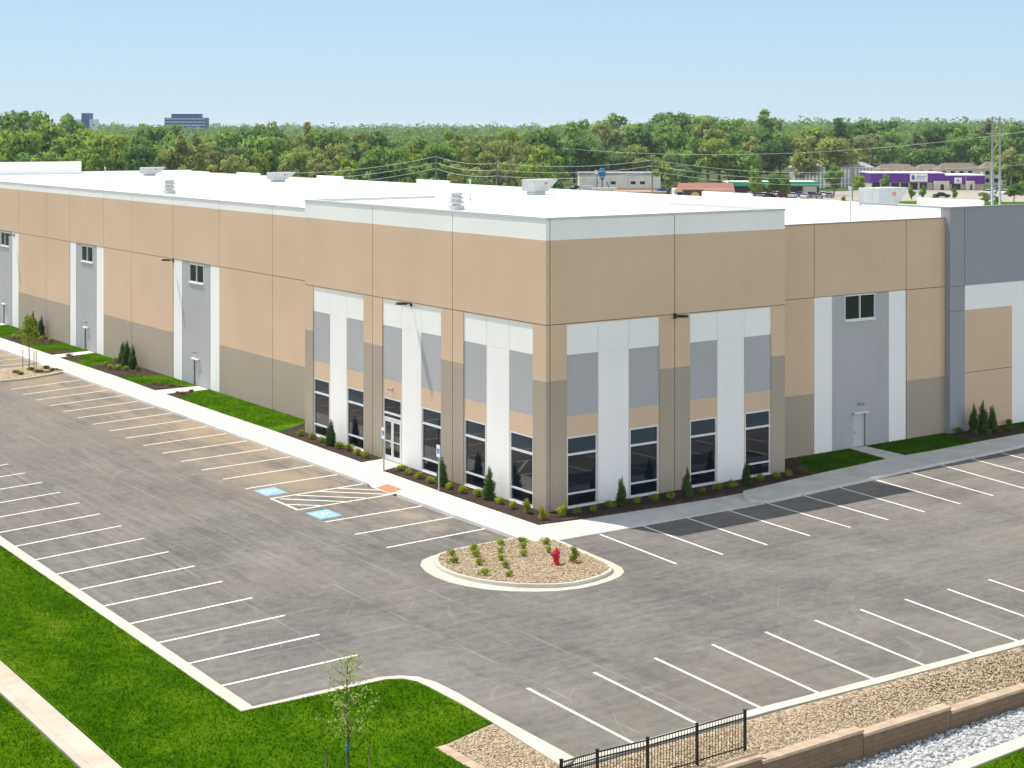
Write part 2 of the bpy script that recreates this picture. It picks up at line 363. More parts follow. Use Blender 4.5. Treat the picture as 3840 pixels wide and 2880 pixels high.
# ================================================================== SITE: ground, lots, walks, kerbs, beds
def lift(p, z): k = z / CAM.z; return (p[0] + (CAM.x - p[0]) * k, p[1] + (CAM.y - p[1]) * k)
def inset(poly, d):
    n = len(poly); out = []
    area = sum(poly[i][0] * poly[(i + 1) % n][1] - poly[(i + 1) % n][0] * poly[i][1] for i in range(n)); sg = 1 if area > 0 else -1
    for i in range(n):
        a, b, c = (Vector(poly[j % n][:2]) for j in (i - 1, i, i + 1))
        d1 = (b - a).normalized(); d2 = (c - b).normalized(); nn = Vector((-d1.y - d2.y, d1.x + d2.x)); 
        k = max(.4, nn.length / 2); nn = nn.normalized() * (sg * d / k); out.append((b.x + nn.x, b.y + nn.y))
    return out
def structure(name, mb, mats, parent=None): return tag(mb.build(name, mats, parent), kind='structure')
def stuff(name, mb, mats): return tag(mb.build(name, mats), kind='stuff')

# rolling far ground, one sheet out to the horizon
def terrain_z(x, y):
    dx, dy = x - 0, y - 0; r = math.hypot(dx, dy)
    s = lambda a, b: max(0., min(1., (r - a) / (b - a))) ** 2 * (3 - 2 * max(0., min(1., (r - a) / (b - a))))
    p = Vector((x, y, 0)) - CAM; f = p.dot(FWD); q = p.dot(RIGHT) / max(f, 50)
    east = max(0., min(1., (q - .01) / .10)) if f > 0 else 0
    return GZ + s(520, 900) * (1.0 + 5.0 * east) + s(900, 2200) * 6 + s(2000, 4500) * (13 + 5 * math.sin(x * .0011 + 1) + 3 * math.sin(y * .0017)) 
g = MB(); radii = [0, 60, 120, 200, 300, 400, 500, 560, 620, 680, 740, 820, 900, 1050, 1250, 1500, 1800, 2200, 2700, 3300, 4200, 5500, 7500, 12000]
na = 96
for r in radii:
    for a in range(na):
        x, y = r * math.cos(2 * math.pi * a / na), r * math.sin(2 * math.pi * a / na); g.v.append(Vector((x, y, terrain_z(x, y))))
for i in range(len(radii) - 1):
    for a in range(na):
        b = (a + 1) % na; g.f.append((i * na + a, (i + 1) * na + a, (i + 1) * na + b, i * na + b)); g.m.append(0); g.sm.append(True)
structure('ground', g, M['ground'])

KO = [(-22.2, 160), (-22.2, -14.66), (-20.3, -14.64), (-18.6, -14.62), (-17.55, -14.62), (-16.92, -14.86), (-16.46, -15.33), (-16.26, -16.1), (-16.22, -17.4), (-16.3, -19.5), (-16.34, -23.84)]
lot_poly = KO + [(-14.2, -23.89), (-9.2, -23.93), (-4.2, -24.15), (3.4, -24.42), (40, -25.7), (120, -28.5), (120, 160)]
lot = structure('parking_lot', MB().prism([(x - .25 if x < -20 else x - .1, y - .25 if y < -14 and y > -16 else y) for x, y in lot_poly], -1.3, 0), M['asphalt'])

# kerb round the near side of the lot
kt = .12
ko = [lift(p, kt) for p in KO]; ki = [(-22.82, 160), (-22.82, -15.12), (-20.6, -15.2), (-18.9, -15.2), (-17.66, -15.2), (-17.15, -15.48), (-16.93, -15.95), (-16.86, -16.6), (-16.84, -18.4), (-16.92, -20.4), (-17.2, -24.35)]
kb = MB(); kb.prism(ko + ki[::-1], -.4, kt)
o2 = [lift(p, kt) for p in [(-16.2, -23.86), (-14.2, -23.89), (-9.2, -23.92), (-4.2, -24.15), (3.4, -24.42), (40, -25.7), (120, -28.5)]]
i2 = [(p[0] - .12 if k == 0 else p[0], p[1] - .40) for k, p in enumerate(o2)]
i2[0] = (-17.0, o2[0][1] - .42)
kb.prism([(ko[-1][0], ko[-1][1] + .02)] + o2 + i2[::-1], -.4, kt + .004)
structure('kerb', kb, M['kerb'])

# sidewalks in front of both facades
sw = MB()
A_out = [(-3.62, 147), (-3.62, 60), (-3.62, 26), (-3.68, 11.2), (-3.68, 10.5), (-2.7, 10.05), (-2.7, 7.95), (-3.7, 7.5), (-3.72, 4.8), (-3.66, -2.7), (-3.4, -3.6, .12), (-2.4, -4.05, .07), (0., -4.06, .04), (4.5, -4.05, .03), (9.0, -4.12, .03), (10.2, -4.1, .03)]
A_in = [(10.9, -1.86, .05), (9.1, -2.0, .06), (4.5, -1.85, .07), (1.0, -1.75, .10), (-1.6, -1.62), (-1.66, 5.4), (-1.52, 12.47), (0, 13.05), (0, 15.2), (-1.43, 15.03), (-1.25, 25.3), (-1.33, 34.5), (-1.33, 42.15), (1.9, 42.35), (1.9, 44.15), (-1.33, 44.1), (-1.2, 52), (-1.38, 63.4), (1.9, 64.55), (1.9, 65.9), (-1.36, 65.3), (-1.45, 78.4), (-1.45, 86.4), (1.9, 87.1), (1.9, 88.8), (-1.45, 88.4), (-1.45, 147)]
sw.prism(A_out + A_in, -.3, .15)
B_pl = [(10.85, -1.9), (9.95, -2.9), (9.85, -3.5), (10.15, -3.95), (10.7, -4.12), (11.3, -4.08), (13, -3.95), (15.6, -3.72), (18.6, -3.52), (21.6, -3.22), (24.3, -3.05), (29.8, -2.75), (32.2, -2.52), (46, -1.6), (46, .2), (35, -.36), (31.26, -.44), (26.6, -.66), (24.25, -.65), (24.35, 2.4), (23.1, 2.4), (22.66, -.68), (16.1, -1.27)]
sw.prism(B_pl, -.3, .15)
sw.quad([(-3.69, 10.0, .012), (-3.69, 8.0, .012), (-2.7, 7.95, .15), (-2.7, 10.05, .15)], 0, (0, 0, 1))
sw.quad([(-3.69, 10.0, .012), (-2.7, 10.05, .15), (-3.68, 10.5, .15)], 0, (0, 0, 1)); sw.quad([(-3.69, 8.0, .012), (-2.7, 7.95, .15), (-3.7, 7.5, .15)], 0, (0, 0, 1))
walk = structure('sidewalk', sw, M['concrete'])
pad = MB(); pz = lambda x: .012 + (x + 3.69) / .99 * .138 + .006
pad.quad([(-3.6, 9.72, pz(-3.6)), (-3.6, 8.28, pz(-3.6)), (-2.92, 8.28, pz(-2.92)), (-2.92, 9.72, pz(-2.92))], 0, (0, 0, 1))
for i in range(9):
    for j in range(4):
        yy = 8.38 + i * .15; xx = -3.52 + j * .16; z = pz(xx); pad.box((xx, yy, z - .01), (xx + .05, yy + .05, z + .012))
structure('tactile_paving', pad, M['ramp_red'], walk)

# painted markings (children of the lot they are painted on)
def stripe(mb, a, b, w=.12, z=.004, mi=0):
    a, b = Vector(a), Vector(b); n = (b - a).normalized(); n = Vector((-n.y, n.x)) * w / 2
    mb.quad([(*(a + n), z), (*(a - n), z), (*(b - n), z), (*(b + n), z)], mi, (0, 0, 1))
ml = MB()
for j in range(15): stripe(ml, (-3.64, 13.66 + 2.772 * j), (-9.1, 13.40 + 2.70 * j))
for j in range(26): stripe(ml, (-3.64, 60.2 + 2.75 * j), (-9.1, 60.2 + 2.72 * j))
for a, b in ((5.11, 5.02), (2.40, 2.23), (-.28, -.56)): stripe(ml, (-3.66, a), (-9.02, b))
structure('stall_lines', ml, M['paint_line'], lot)
ml = MB()
for k in range(-22, 9): stripe(ml, (-17.07, 9.77 - 2.752 * k), (-22.28, 8.95 - 2.667 * k if k >= 0 else 8.95 - 2.752 * k))
structure('stall_lines', ml, M['paint_line'], lot)
ml = MB()
bi = [(.04, -4.0), (2.6, -3.95), (5.27, -3.95), (7.87, -3.95), (10.42, -3.99), (13.04, -3.9), (15.87, -3.62), (18.74, -3.42), (21.64, -3.14), (24.4, -3.04), (27.09, -2.94), (29.77, -2.86), (32.4, -2.6), (35.1, -2.4)]
bo = [(-.35, -9.76), (2.24, -9.8), (4.92, -9.72), (7.6, -9.69), (10.2, -9.68), (12.72, -9.7), (15.33, -9.66), (18.03, -9.56), (20.77, -9.34), (23.4, -9.2), (26.1, -9.1), (28.8, -9.0), (31.5, -8.9), (34.2, -8.8)]
for a, b in zip(bi, bo): stripe(ml, a, b)
structure('stall_lines', ml, M['paint_line'], lot)
ml = MB()
xi = [-14.13, -11.42, -8.8, -6.2, -3.67, -1.18, 1.2, 3.62, 6.05, 8.5, 11, 13.5]; xo = [-14.26, -11.67, -9.13, -6.67, -4.22, -1.77, .62, 3.0, 5.4, 7.85, 10.3, 12.8]
for k in range(12): stripe(ml, (xi[k], -18.3 - .055 * k), (xo[k], -23.88 - .075 * k - (.05 if k > 2 else 0)))
structure('stall_lines', ml, M['paint_line'], lot)
ml = MB()
stripe(ml, (-9.05, 10.70), (-3.5, 10.95), .13); stripe(ml, (-9.05, 7.85), (-3.5, 8.08), .13); stripe(ml, (-9.0, 10.62), (-9.0, 7.94), .13)
for a, b in (((-8.93, 9.2), (-7.63, 7.93)), ((-8.63, 10.4), (-6.32, 8.03)), ((-7.67, 10.68), (-5.07, 8.08)), ((-6.32, 10.75), (-3.75, 8.15)), ((-5.19, 10.8), (-3.56, 9.14))): stripe(ml, a, b, .13)
structure('access_aisle_hatching', ml, M['paint_line'], lot)
def wheelchair(mb, P, mi):
    """the seated-figure emblem in a unit square; P maps (u,v) to a point"""
    def seg(a, b, w):
        a, b = Vector(a), Vector(b); n = (b - a).normalized(); n = Vector((-n.y, n.x)) * w / 2
        mb.quad([P(*(a + n)), P(*(a - n)), P(*(b - n)), P(*(b + n))], mi, P.n)
    def ring(c, r0, r1, a0, a1, n=16):
        for i in range(n):
            q = [R(a0 + (a1 - a0) * (i + e) / n) for e in (0, 1)]
            mb.quad([P(c[0] + r * math.cos(a), c[1] + r * math.sin(a)) for r, a in ((r0, q[0]), (r1, q[0]), (r1, q[1]), (r0, q[1])) if r > 0 or a == q[0]], mi, P.n)
    ring((.42, .84), 0, .085, 0, 360, 10)
    seg((.42, .74), (.45, .42), .10); seg((.44, .60), (.66, .60), .075); seg((.44, .44), (.68, .44), .09); seg((.67, .46), (.78, .16), .09); seg((.76, .18), (.88, .22), .08)
    ring((.45, .34), .20, .275, 95, 330)
for cy, cx0 in ((12.12, -8.93), (6.37, -8.98)):
    mk = MB(); h = .80
    mk.quad([(cx0, cy - h, .004), (cx0, cy + h - .1, .004), (cx0 + 1.2, cy + h, .004), (cx0 + 1.2, cy - h + .1, .004)], 0, (0, 0, 1))
    def P(u, v): return Vector((cx0 + .08 + v * 1.04, cy + (.5 - u) * 1.25, .008))
    P.n = (0, 0, 1); wheelchair(mk, P, 1)
    structure('accessible_stall_marking', mk, [M['mark_blue'], M['sign_white']], lot)

# corner island
IO = [(-3.5, -2.62), (-5.7, -2.64), (-7.2, -2.68), (-8.2, -2.87), (-8.85, -3.22), (-9.32, -3.85), (-9.62, -4.8), (-9.73, -5.7), (-9.66, -6.6), (-9.4, -7.5), (-9.03, -8.25), (-8.4, -9.03), (-7.6, -9.68), (-6.8, -10.1), (-5.84, -10.34), (-5.0, -10.33), (-4.17, -10.17), (-3.5, -9.92), (-2.94, -9.5), (-2.6, -8.9), (-2.44, -8.0), (-2.28, -6), (-2.1, -3.9), (-2.5, -3.95), (-3.3, -3.7)]
IK = [(-3.55, -2.80), (-5.7, -2.82), (-7.05, -2.88), (-7.95, -3.12), (-8.58, -3.72), (-8.95, -4.5), (-9.1, -5.25), (-9.1, -6.0), (-9.0, -6.6), (-8.75, -7.4), (-8.36, -8.1), (-7.85, -8.75), (-7.25, -9.27), (-6.6, -9.7), (-5.84, -9.93), (-4.95, -9.9), (-4.15, -9.70), (-3.62, -9.45), (-3.22, -9.1), (-2.97, -8.5), (-2.82, -7.5), (-2.62, -5.5), (-2.42, -4.0), (-2.6, -4.02), (-3.36, -3.78)]
ik = MB(); ik.prism(IO, -.2, .014); ik.prism(IK, -.2, .15)
structure('traffic_island', ik, M['kerb'])
IG = inset(IK, .16)
stuff('island_gravel', MB().prism(IG, .05, .165), M['gravel'])
# second island, further down the long aisle
J = [(-3.0, 56.6), (-5.0, 55.5), (-7.0, 54.8), (-8.8, 54.7), (-9.9, 55.3), (-10.2, 56.6), (-9.9, 58.2), (-9.0, 59.6), (-7.2, 60.2), (-5.2, 60.4), (-3.7, 61.0)]
structure('traffic_island', MB().prism(J, -.2, .13), M['kerb']); JG = inset(J, .3)
stuff('island_gravel', MB().prism(JG, .05, .15), M['gravel'])

# planting beds along the facades
lb = MB()
for p in ([(-1.25, 25.4), (1.9, 24.36), (1.9, 42.3), (-1.33, 42.1)], [(-1.33, 44.15), (1.9, 44.2), (1.9, 64.5), (-1.38, 63.35), (-1.2, 52)], [(-1.36, 65.35), (1.9, 65.95), (1.9, 87.05), (-1.45, 86.35)], [(-1.45, 88.45), (1.9, 88.85), (1.9, 147), (-1.45, 147)],
          [(16.2, -1.25), (15.65, 2.4), (23.05, 2.4), (22.62, -.68)], [(24.3, -.64), (24.4, 2.4), (31.2, 2.4), (31.2, 2.0), (46, 2.0), (46, .2), (35, -.35), (31.26, -.43), (26.6, -.65)]): lb.prism(p, 0, .165)
lawnA = structure('lawn', lb, M['lawn'])
mb = MB()
MULCH = ([(0, 15.25), (-1.42, 15.08), (-1.25, 25.4), (.5, 26.5), (1.4, 27.0), (1.9, 27.2), (1.9, 24.36), (0, 24.36)], [(-1.56, 12.42), (-.03, 13.0), (0, 0), (15.6, 0), (15.62, 2.4), (18.6, 2.4), (17.4, .2), (16.4, -1.26), (10.9, -1.84), (9.1, -1.98), (4.5, -1.83), (1.0, -1.73), (-1.58, -1.60), (-1.64, 5.4)],
         [(-1.32, 42.08), (.7, 42.28), (-.1, 40.9), (-1.32, 39.9)], [(-1.33, 44.18), (1.2, 44.2), (.5, 45.9), (-1.28, 47.2)], [(-1.2, 51.6), (1.9, 50.3), (1.9, 60), (.6, 58.5), (-.7, 57.6), (-1.25, 57.3)], [(-1.36, 63.3), (.4, 63.9), (.2, 61.8), (-1.3, 60.8)],
         [(-1.36, 65.4), (1.1, 65.85), (.4, 67.2), (-1.36, 67.8)], [(-1.4, 72.5), (1.9, 71.8), (1.9, 82.5), (.5, 80.2), (-1.42, 77.7)], [(30.9, 2.4), (31.2, 2.0), (37.0, 2.0), (36.1, .6), (35.2, -.33), (31.3, -.42), (30.7, .8)])
for p in MULCH: mb.prism(p, .05, .18 + .0)
stuff('mulch', mb, M['mulch'])

# foreground lawn, lower walk, gravel bed and the lower ground beyond the retaining wall
LAWN = [(-22.8, 120)] + [(x - .01, y - .01) for x, y in ki[1:9]] + [(-16.93, -20.36), (-19.3, -21.02), (-19.4, -21.05), (-19.4, -60), (-27.45, -60), (-27.45, 120)]
structure('lawn', MB().prism(LAWN, -1.3, .10), M['lawn'])
structure('lawn', MB().prism([(-28.5, 120), (-28.5, -120), (-90, -120), (-90, 120)], -1.3, .08), M['lawn'])
structure('path', MB().prism([(-27.5, 120), (-27.5, -60), (-28.45, -60), (-28.45, 120)], -1.3, .112), M['old_walk'])
gb = MB(); gb.prism([(-16.95, -20.42), (-19.05, -21.0), (-19.05, -26.75), (-17.1, -26.75), (-17.2, -24.3)], -.8, .09)
secs = [(-19.05, -12.05, .15), (-12.05, -7.82, 0.), (-7.82, -3.8, -.14), (-3.8, .2, -.28), (.2, 4.2, -.42), (4.2, 8.2, -.56), (8.2, 12.2, -.7)]
kin = lambda x: -24.72 - max(0, x + 9) * .036
g2 = MB(); xs = [-17.25, -14.5, -12.05, -10, -7.82, -5.8, -3.8, -1.8, .2, 2.2, 4.2, 8.2, 12.2]
for x0, x1 in zip(xs, xs[1:]):
    zc = [next(z for a, b, z in secs if a <= x < b or b == 12.2) - .05 for x in (x0 + .01, x1 - .01)]
    ym = [-25.6, -25.6]
    g2.quad([(x0, kin(x0) + .06, .09), (x1, kin(x1) + .06, .09), (x1, ym[1], .09 + (zc[1] - .09) * .35), (x0, ym[0], .09 + (zc[0] - .09) * .35)], 0, (0, 0, 1))
    g2.quad([(x0, ym[0], .09 + (zc[0] - .09) * .35), (x1, ym[1], .09 + (zc[1] - .09) * .35), (x1, -26.78, zc[1]), (x0, -26.78, zc[0])], 0, (0, 0, 1))
gb.v += []; 
stuff('gravel', gb, M['gravel']); stuff('gravel', g2, M['gravel'])
stuff('rip_rap', MB().prism([(-19.5, -27.0), (14, -27.0), (14, -28.3), (-19.5, -29.6)], -1.3, -.9), M['grey_gravel'])
structure('kerb', MB().prism([(-19.5, -29.55), (14, -28.0), (14, -28.55), (-19.5, -30.1)], -1.3, -.84), M['kerb'])
structure('lawn', MB().prism([(-19.5, -30.05), (14, -28.5), (60, -28.5), (60, -90), (-19.5, -90)], -1.3, -.9), M['lawn'])

# loose stones and grass blades (stuff)
ICO = None
def ico():
    p = (1 + 5 ** .5) / 2; V = np.array([(-1, p, 0), (1, p, 0), (-1, -p, 0), (1, -p, 0), (0, -1, p), (0, 1, p), (0, -1, -p), (0, 1, -p), (p, 0, -1), (p, 0, 1), (-p, 0, -1), (-p, 0, 1)], float); V /= np.linalg.norm(V[0])
    Fc = np.array([(0, 11, 5), (0, 5, 1), (0, 1, 7), (0, 7, 10), (0, 10, 11), (1, 5, 9), (5, 11, 4), (11, 10, 2), (10, 7, 6), (7, 1, 8), (3, 9, 4), (3, 4, 2), (3, 2, 6), (3, 6, 8), (3, 8, 9), (4, 9, 5), (2, 4, 11), (6, 2, 10), (8, 6, 7), (9, 8, 1)])
    return V, Fc
IV, IF = ico()
def inside(poly, P):
    x, y = P[:, 0], P[:, 1]; r = np.zeros(len(P), bool); n = len(poly)
    for i in range(n):
        (x0, y0), (x1, y1) = poly[i][:2], poly[(i + 1) % n][:2]
        if y0 == y1: continue
        c = ((y0 > y) != (y1 > y)) & (x < (x1 - x0) * (y - y0) / (y1 - y0) + x0); r ^= c
    return r
def scatter(rng, poly, dens):
    a = np.array([p[:2] for p in poly]); lo, hi = a.min(0), a.max(0); n = int((hi - lo).prod() * dens)
    P = rng.uniform(lo, hi, (n, 2)); return P[inside(poly, P)]
def stone_field(name, rng, poly, dens, size, zf, mat):
    P = scatter(rng, poly, dens); n = len(P); s = size * rng.uniform(.55, 1.4, n)
    V = IV[None] * (1 + rng.uniform(-.22, .22, (n, 12, 1))); V = V * np.stack([s * rng.uniform(.8, 1.3, n), s * rng.uniform(.7, 1.1, n), s * rng.uniform(.45, .8, n)], 1)[:, None]
    a = rng.uniform(0, 6.28, n); c, si = np.cos(a)[:, None], np.sin(a)[:, None]; X = V[..., 0] * c - V[..., 1] * si; Y = V[..., 0] * si + V[..., 1] * c
    z = np.array([zf(x, y) for x, y in P]); V = np.stack([X + P[:, :1], Y + P[:, 1:2], V[..., 2] + z[:, None] + s[:, None] * .15], 2).reshape(-1, 3)
    Q = (IF[None] + (np.arange(n) * 12)[:, None, None]).reshape(-1, 3)
    return tag(link(bpy.data.objects.new(name, arr_mesh(name, V, Q, mat))), kind='stuff')
rg = np.random.default_rng(3)
def gz(x, y):
    zc = next((z for a, b, z in secs if a <= x < b), -.7) - .05; y0 = kin(x); t = min(1, max(0, (y0 - y) / (y0 + 26.78))); 
    t = t * .78 if t < .45 else .35 + (t - .45) / .55 * .65
    return .09 + (zc - .09) * t
stone_field('gravel', rg, [(-17.2, -24.8), (9, -25.4), (9, -26.72), (-17.2, -26.72)], 340, .036, gz, M['tan_stone'])
stone_field('gravel', rg, [(-17.05, -20.55), (-18.98, -21.1), (-18.98, -26.7), (-17.2, -26.7), (-17.3, -24.5)], 340, .036, lambda x, y: .09, M['tan_stone'])
stone_field('rip_rap', rg, [(-13, -27.12), (6, -27.12), (6, -28.6), (-13, -29.2)], 110, .068, lambda x, y: -.9, M['grey_stone'])
stone_field('island_gravel', rg, IG, 150, .036, lambda x, y: .165, M['tan_stone'])
def turf(name, rng, poly, dens, h, z, mat):
    P = scatter(rng, poly, dens); n = len(P); a = rng.uniform(0, 6.28, n); w = rng.uniform(.012, .030, n); hh = h * rng.uniform(.4, 1.3, n)
    lx, ly = rng.normal(0, .03, n), rng.normal(0, .03, n); c, s = np.cos(a) * w, np.sin(a) * w; zz = np.full(n, z)
    V = np.stack([np.stack([P[:, 0] - c, P[:, 1] - s, zz], 1), np.stack([P[:, 0] + c, P[:, 1] + s, zz], 1), np.stack([P[:, 0] + lx, P[:, 1] + ly, zz + hh], 1)], 1).reshape(-1, 3)
    e1, e2 = V[1::3] - V[0::3], V[2::3] - V[0::3]; nn = np.cross(e1, e2); fl = (nn @ np.array([CAM.x + 22, CAM.y + 8, CAM.z])) < 0
    V[1::3][fl], V[0::3][fl] = V[0::3][fl].copy(), V[1::3][fl].copy()
    N = rng.normal(0, .28, (n, 3)) + np.array([0, 0, 1.]); N /= np.linalg.norm(N, axis=1)[:, None]
    return tag(link(bpy.data.objects.new(name, arr_mesh(name, V, np.arange(n * 3).reshape(n, 3), mat, np.repeat(N, 3, 0)))), kind='stuff')
turf('grass', rg, [(-22.85, 12), (-22.85, -15.18), (-17.7, -15.24), (-17.2, -15.6), (-16.95, -16.1), (-16.95, -20.36), (-19.4, -21.05), (-19.4, -25), (-27.4, -25), (-27.4, 12)], 620, .055, .10, M['blades'])
turf('grass', rg, [(-28.55, -4), (-28.55, -20), (-32, -20), (-32, -4)], 620, .055, .08, M['blades'])
turf('grass', rg, [(-6.5, -29.6), (0, -29.2), (0, -31), (-6.5, -31)], 620, .055, -.9, M['blades'])
for p in ([(-1.2, 27), (1.85, 27.4), (1.85, 42.2), (-.2, 40.8), (-1.3, 39.8)], [(-1.25, 47.3), (.6, 46), (1.85, 44.4), (1.85, 50.2), (-1.15, 51.5)], [(-1.2, 57.4), (.6, 58.6), (1.85, 60.2), (1.85, 64), (.4, 63.7), (.2, 61.7), (-1.3, 60.7)], [(-1.3, 67.9), (.5, 67.2), (1.85, 66), (1.85, 71.7), (-1.4, 72.4)], [(-1.4, 77.8), (1.85, 82.6), (1.85, 87), (-1.4, 86.3)],
          [(16.5, -1.2), (17.5, .2), (18.7, 2.35), (23, 2.35), (22.6, -.62)], [(24.35, -.6), (24.45, 2.35), (30.8, 2.35), (30.6, .8), (31.1, -.4), (26.6, -.6)], [(35.4, -.3), (36.2, .6), (37.1, 1.95), (42, 1.95), (42, -.05)]):
    turf('grass', rg, p, 320, .06, .165, M['blades'])

# ================================================================== WAREHOUSE
W = tag(empty('warehouse'), 'long tan, grey and white tilt-up warehouse with a flat white roof', 'warehouse')
def wall(mats, P, n, rects, parent=W, name='wall'):
    """panelled wall: rects (s0,s1,z0,z1,material,depth) painted over one another; depth None = opening .16 deep"""
    S = sorted({round(v, 4) for r in rects for v in r[:2]}); Z = sorted({round(v, 4) for r in rects for v in r[2:4]})
    G = [[None] * (len(Z) - 1) for _ in range(len(S) - 1)]
    for s0, s1, z0, z1, m, d in rects:
        for i in range(len(S) - 1):
            if S[i] >= s0 - 1e-3 and S[i + 1] <= s1 + 1e-3:
                for j in range(len(Z) - 1):
                    if Z[j] >= z0 - 1e-3 and Z[j + 1] <= z1 + 1e-3: G[i][j] = (m, d)
    b = MB(); dep = lambda c: .16 if c[1] is None else c[1]
    for i in range(len(S) - 1):
        for j in range(len(Z) - 1):
            c = G[i][j]
            if c is None: continue
            d = dep(c)
            if c[1] is not None: b.quad([P(S[i], Z[j], d), P(S[i + 1], Z[j], d), P(S[i + 1], Z[j + 1], d), P(S[i], Z[j + 1], d)], c[0], n)
            for ii, jj, a0, a1 in ((i + 1, j, (S[i + 1], Z[j]), (S[i + 1], Z[j + 1])), (i, j + 1, (S[i], Z[j + 1]), (S[i + 1], Z[j + 1]))):
                if ii < len(S) - 1 and jj < len(Z) - 1 and G[ii][jj] is not None:
                    e = dep(G[ii][jj])
                    if abs(e - d) > 1e-4: b.quad([P(*a0, d), P(*a1, d), P(*a1, e), P(*a0, e)], c[0] if d < e else G[ii][jj][0])
    return b.build(name, mats, parent)
MATS = [M['tan'], M['white'], M['grey'], M['taupe'], M['joint'], M['blue_grey']]
T_, W_, G_, P_, J_, S_ = range(6)
jd, jw = .03, .025
def vj(s, z0, z1): return (s - jw, s + jw, z0, z1, J_, jd)
def hj(z, s0, s1): return (s0, s1, z - .022, z + .022, J_, jd)

WIN_Z = [(.28, .82), (.90, 2.68), (2.78, 3.50)]
def storefront(P, n, s0, s1, z0=.2, z1=3.58, spandrel=True, rows=WIN_Z, cols=1):
    """aluminium-framed window set in an opening: frame bars as the part, the glass its sub-part"""
    f = MB(); g = MB(); fr = .055
    def bar(a, b, c, d): # s range, z range
        pts = [P(a, c, .05), P(b, c, .05), P(b, d, .05), P(a, d, .05)]; bk = [P(a, c, .15), P(b, c, .15), P(b, d, .15), P(a, d, .15)]
        f.quad(pts, 0, n)
        for k in range(4):
            q = [pts[k], pts[(k + 1) % 4], bk[(k + 1) % 4], bk[k]]; m = (Vector(q[0]) + Vector(q[1])) / 2 - (Vector(pts[0]) + Vector(pts[2])) / 2; f.quad(q, 0, m)
    bar(s0, s0 + fr, z0, z1); bar(s1 - fr, s1, z0, z1); zs = [z0] + [v for r in rows for v in r] + [z1]
    for k in range(0, len(zs), 2): bar(s0 + fr, s1 - fr, zs[k], zs[k + 1])
    for k in range(1, cols):
        m = s0 + (s1 - s0) * k / cols
        for r in rows: bar(m - .04, m + .04, r[0], r[1])
    zb = 2.73 if len(rows) == 3 else z1 - .01
    g.quad([P(s0 + .01, z0 + .01, .12), P(s1 - .01, z0 + .01, .12), P(s1 - .01, zb, .12), P(s0 + .01, zb, .12)], 0, n)
    if len(rows) == 3: g.quad([P(s0 + .01, zb, .12), P(s1 - .01, zb, .12), P(s1 - .01, z1 - .01, .12), P(s0 + .01, z1 - .01, .12)], 1, n)
    o = f.build('window', M['frame'], W); g.build('glass', [M['glass'], M['spandrel']], o)
    sb = MB(); a, b, c, d = s0 - .02, s1 + .02, z0 - .07, z0 - .003     # projecting sill
    pts = [P(a, c, -.03), P(b, c, -.03), P(b, d, -.03), P(a, d, -.03)]; bk = [P(a, c, .14), P(b, c, .14), P(b, d, .14), P(a, d, .14)]
    sb.quad(pts, 0, n); sb.quad([pts[3], pts[2], bk[2], bk[3]], 0, (0, 0, 1)); sb.quad([pts[0], pts[1], bk[1], bk[0]], 0, (0, 0, -1))
    sb.quad([pts[0], pts[3], bk[3], bk[0]], 0, Vector(P(s0, 0, 0)) - Vector(P(s1, 0, 0))); sb.quad([pts[1], pts[2], bk[2], bk[1]], 0, Vector(P(s1, 0, 0)) - Vector(P(s0, 0, 0)))
    sb.build('sill', M['frame'], o); return o
def steel_door(P, n, s0, s1, z1, flip=False):
    f = MB(); fr = .06
    for a, b, c, d in ((s0, s0 + fr, .15, z1), (s1 - fr, s1, .15, z1), (s0, s1, z1, z1 + fr)):
        f.quad([P(a, c, .02), P(b, c, .02), P(b, d, .02), P(a, d, .02)], 0, n)
    f.quad([P(s0 + fr, .15, .12), P(s1 - fr, .15, .12), P(s1 - fr, z1, .12), P(s0 + fr, z1, .12)], 0, n)
    for a in (s0 + fr, s1 - fr): f.quad([P(a, .15, .02), P(a, z1, .02), P(a, z1, .12), P(a, .15, .12)], 1)  # reveals coloured dark, the jamb shadow put into the colour
    f.quad([P(s0 + fr, z1, .02), P(s1 - fr, z1, .02), P(s1 - fr, z1, .12), P(s0 + fr, z1, .12)], 1, (0, 0, -1)); f.quad([P(s0 + fr, .15, .12), P(s1 - fr, .15, .12), P(s1 - fr, .17, .02), P(s0 + fr, .17, .02)], 1)
    o = f.build('door', [M['door_paint'], M['joint']], W)
    h = MB(); a = (s1 - .2) if flip else (s0 + .2)
    p0, p1 = Vector(P(a, 1.02, .12)), Vector(P(a, 1.02, -.02)); p2 = Vector(P(a + (-.14 if flip else .14), 1.02, -.02))
    h.tube([p0, p1], .022, 8); h.tube([p1, p2], .016, 8); h.build('handle', M['galv'], o)
    d = MB(); z = z1 + .09; a, b = s0 - .06, s1 + .06     # drip hood over the door
    q = [P(a, z, 0), P(b, z, 0), P(b, z - .04, -.16), P(a, z - .04, -.16)]; d.quad(q, 0, (0, 0, 1)); d.quad([P(a, z - .04, -.16), P(b, z - .04, -.16), P(b, z - .10, -.16), P(a, z - .10, -.16)], 0, n)
    d.build('hood', M['frame'], o)
    return o

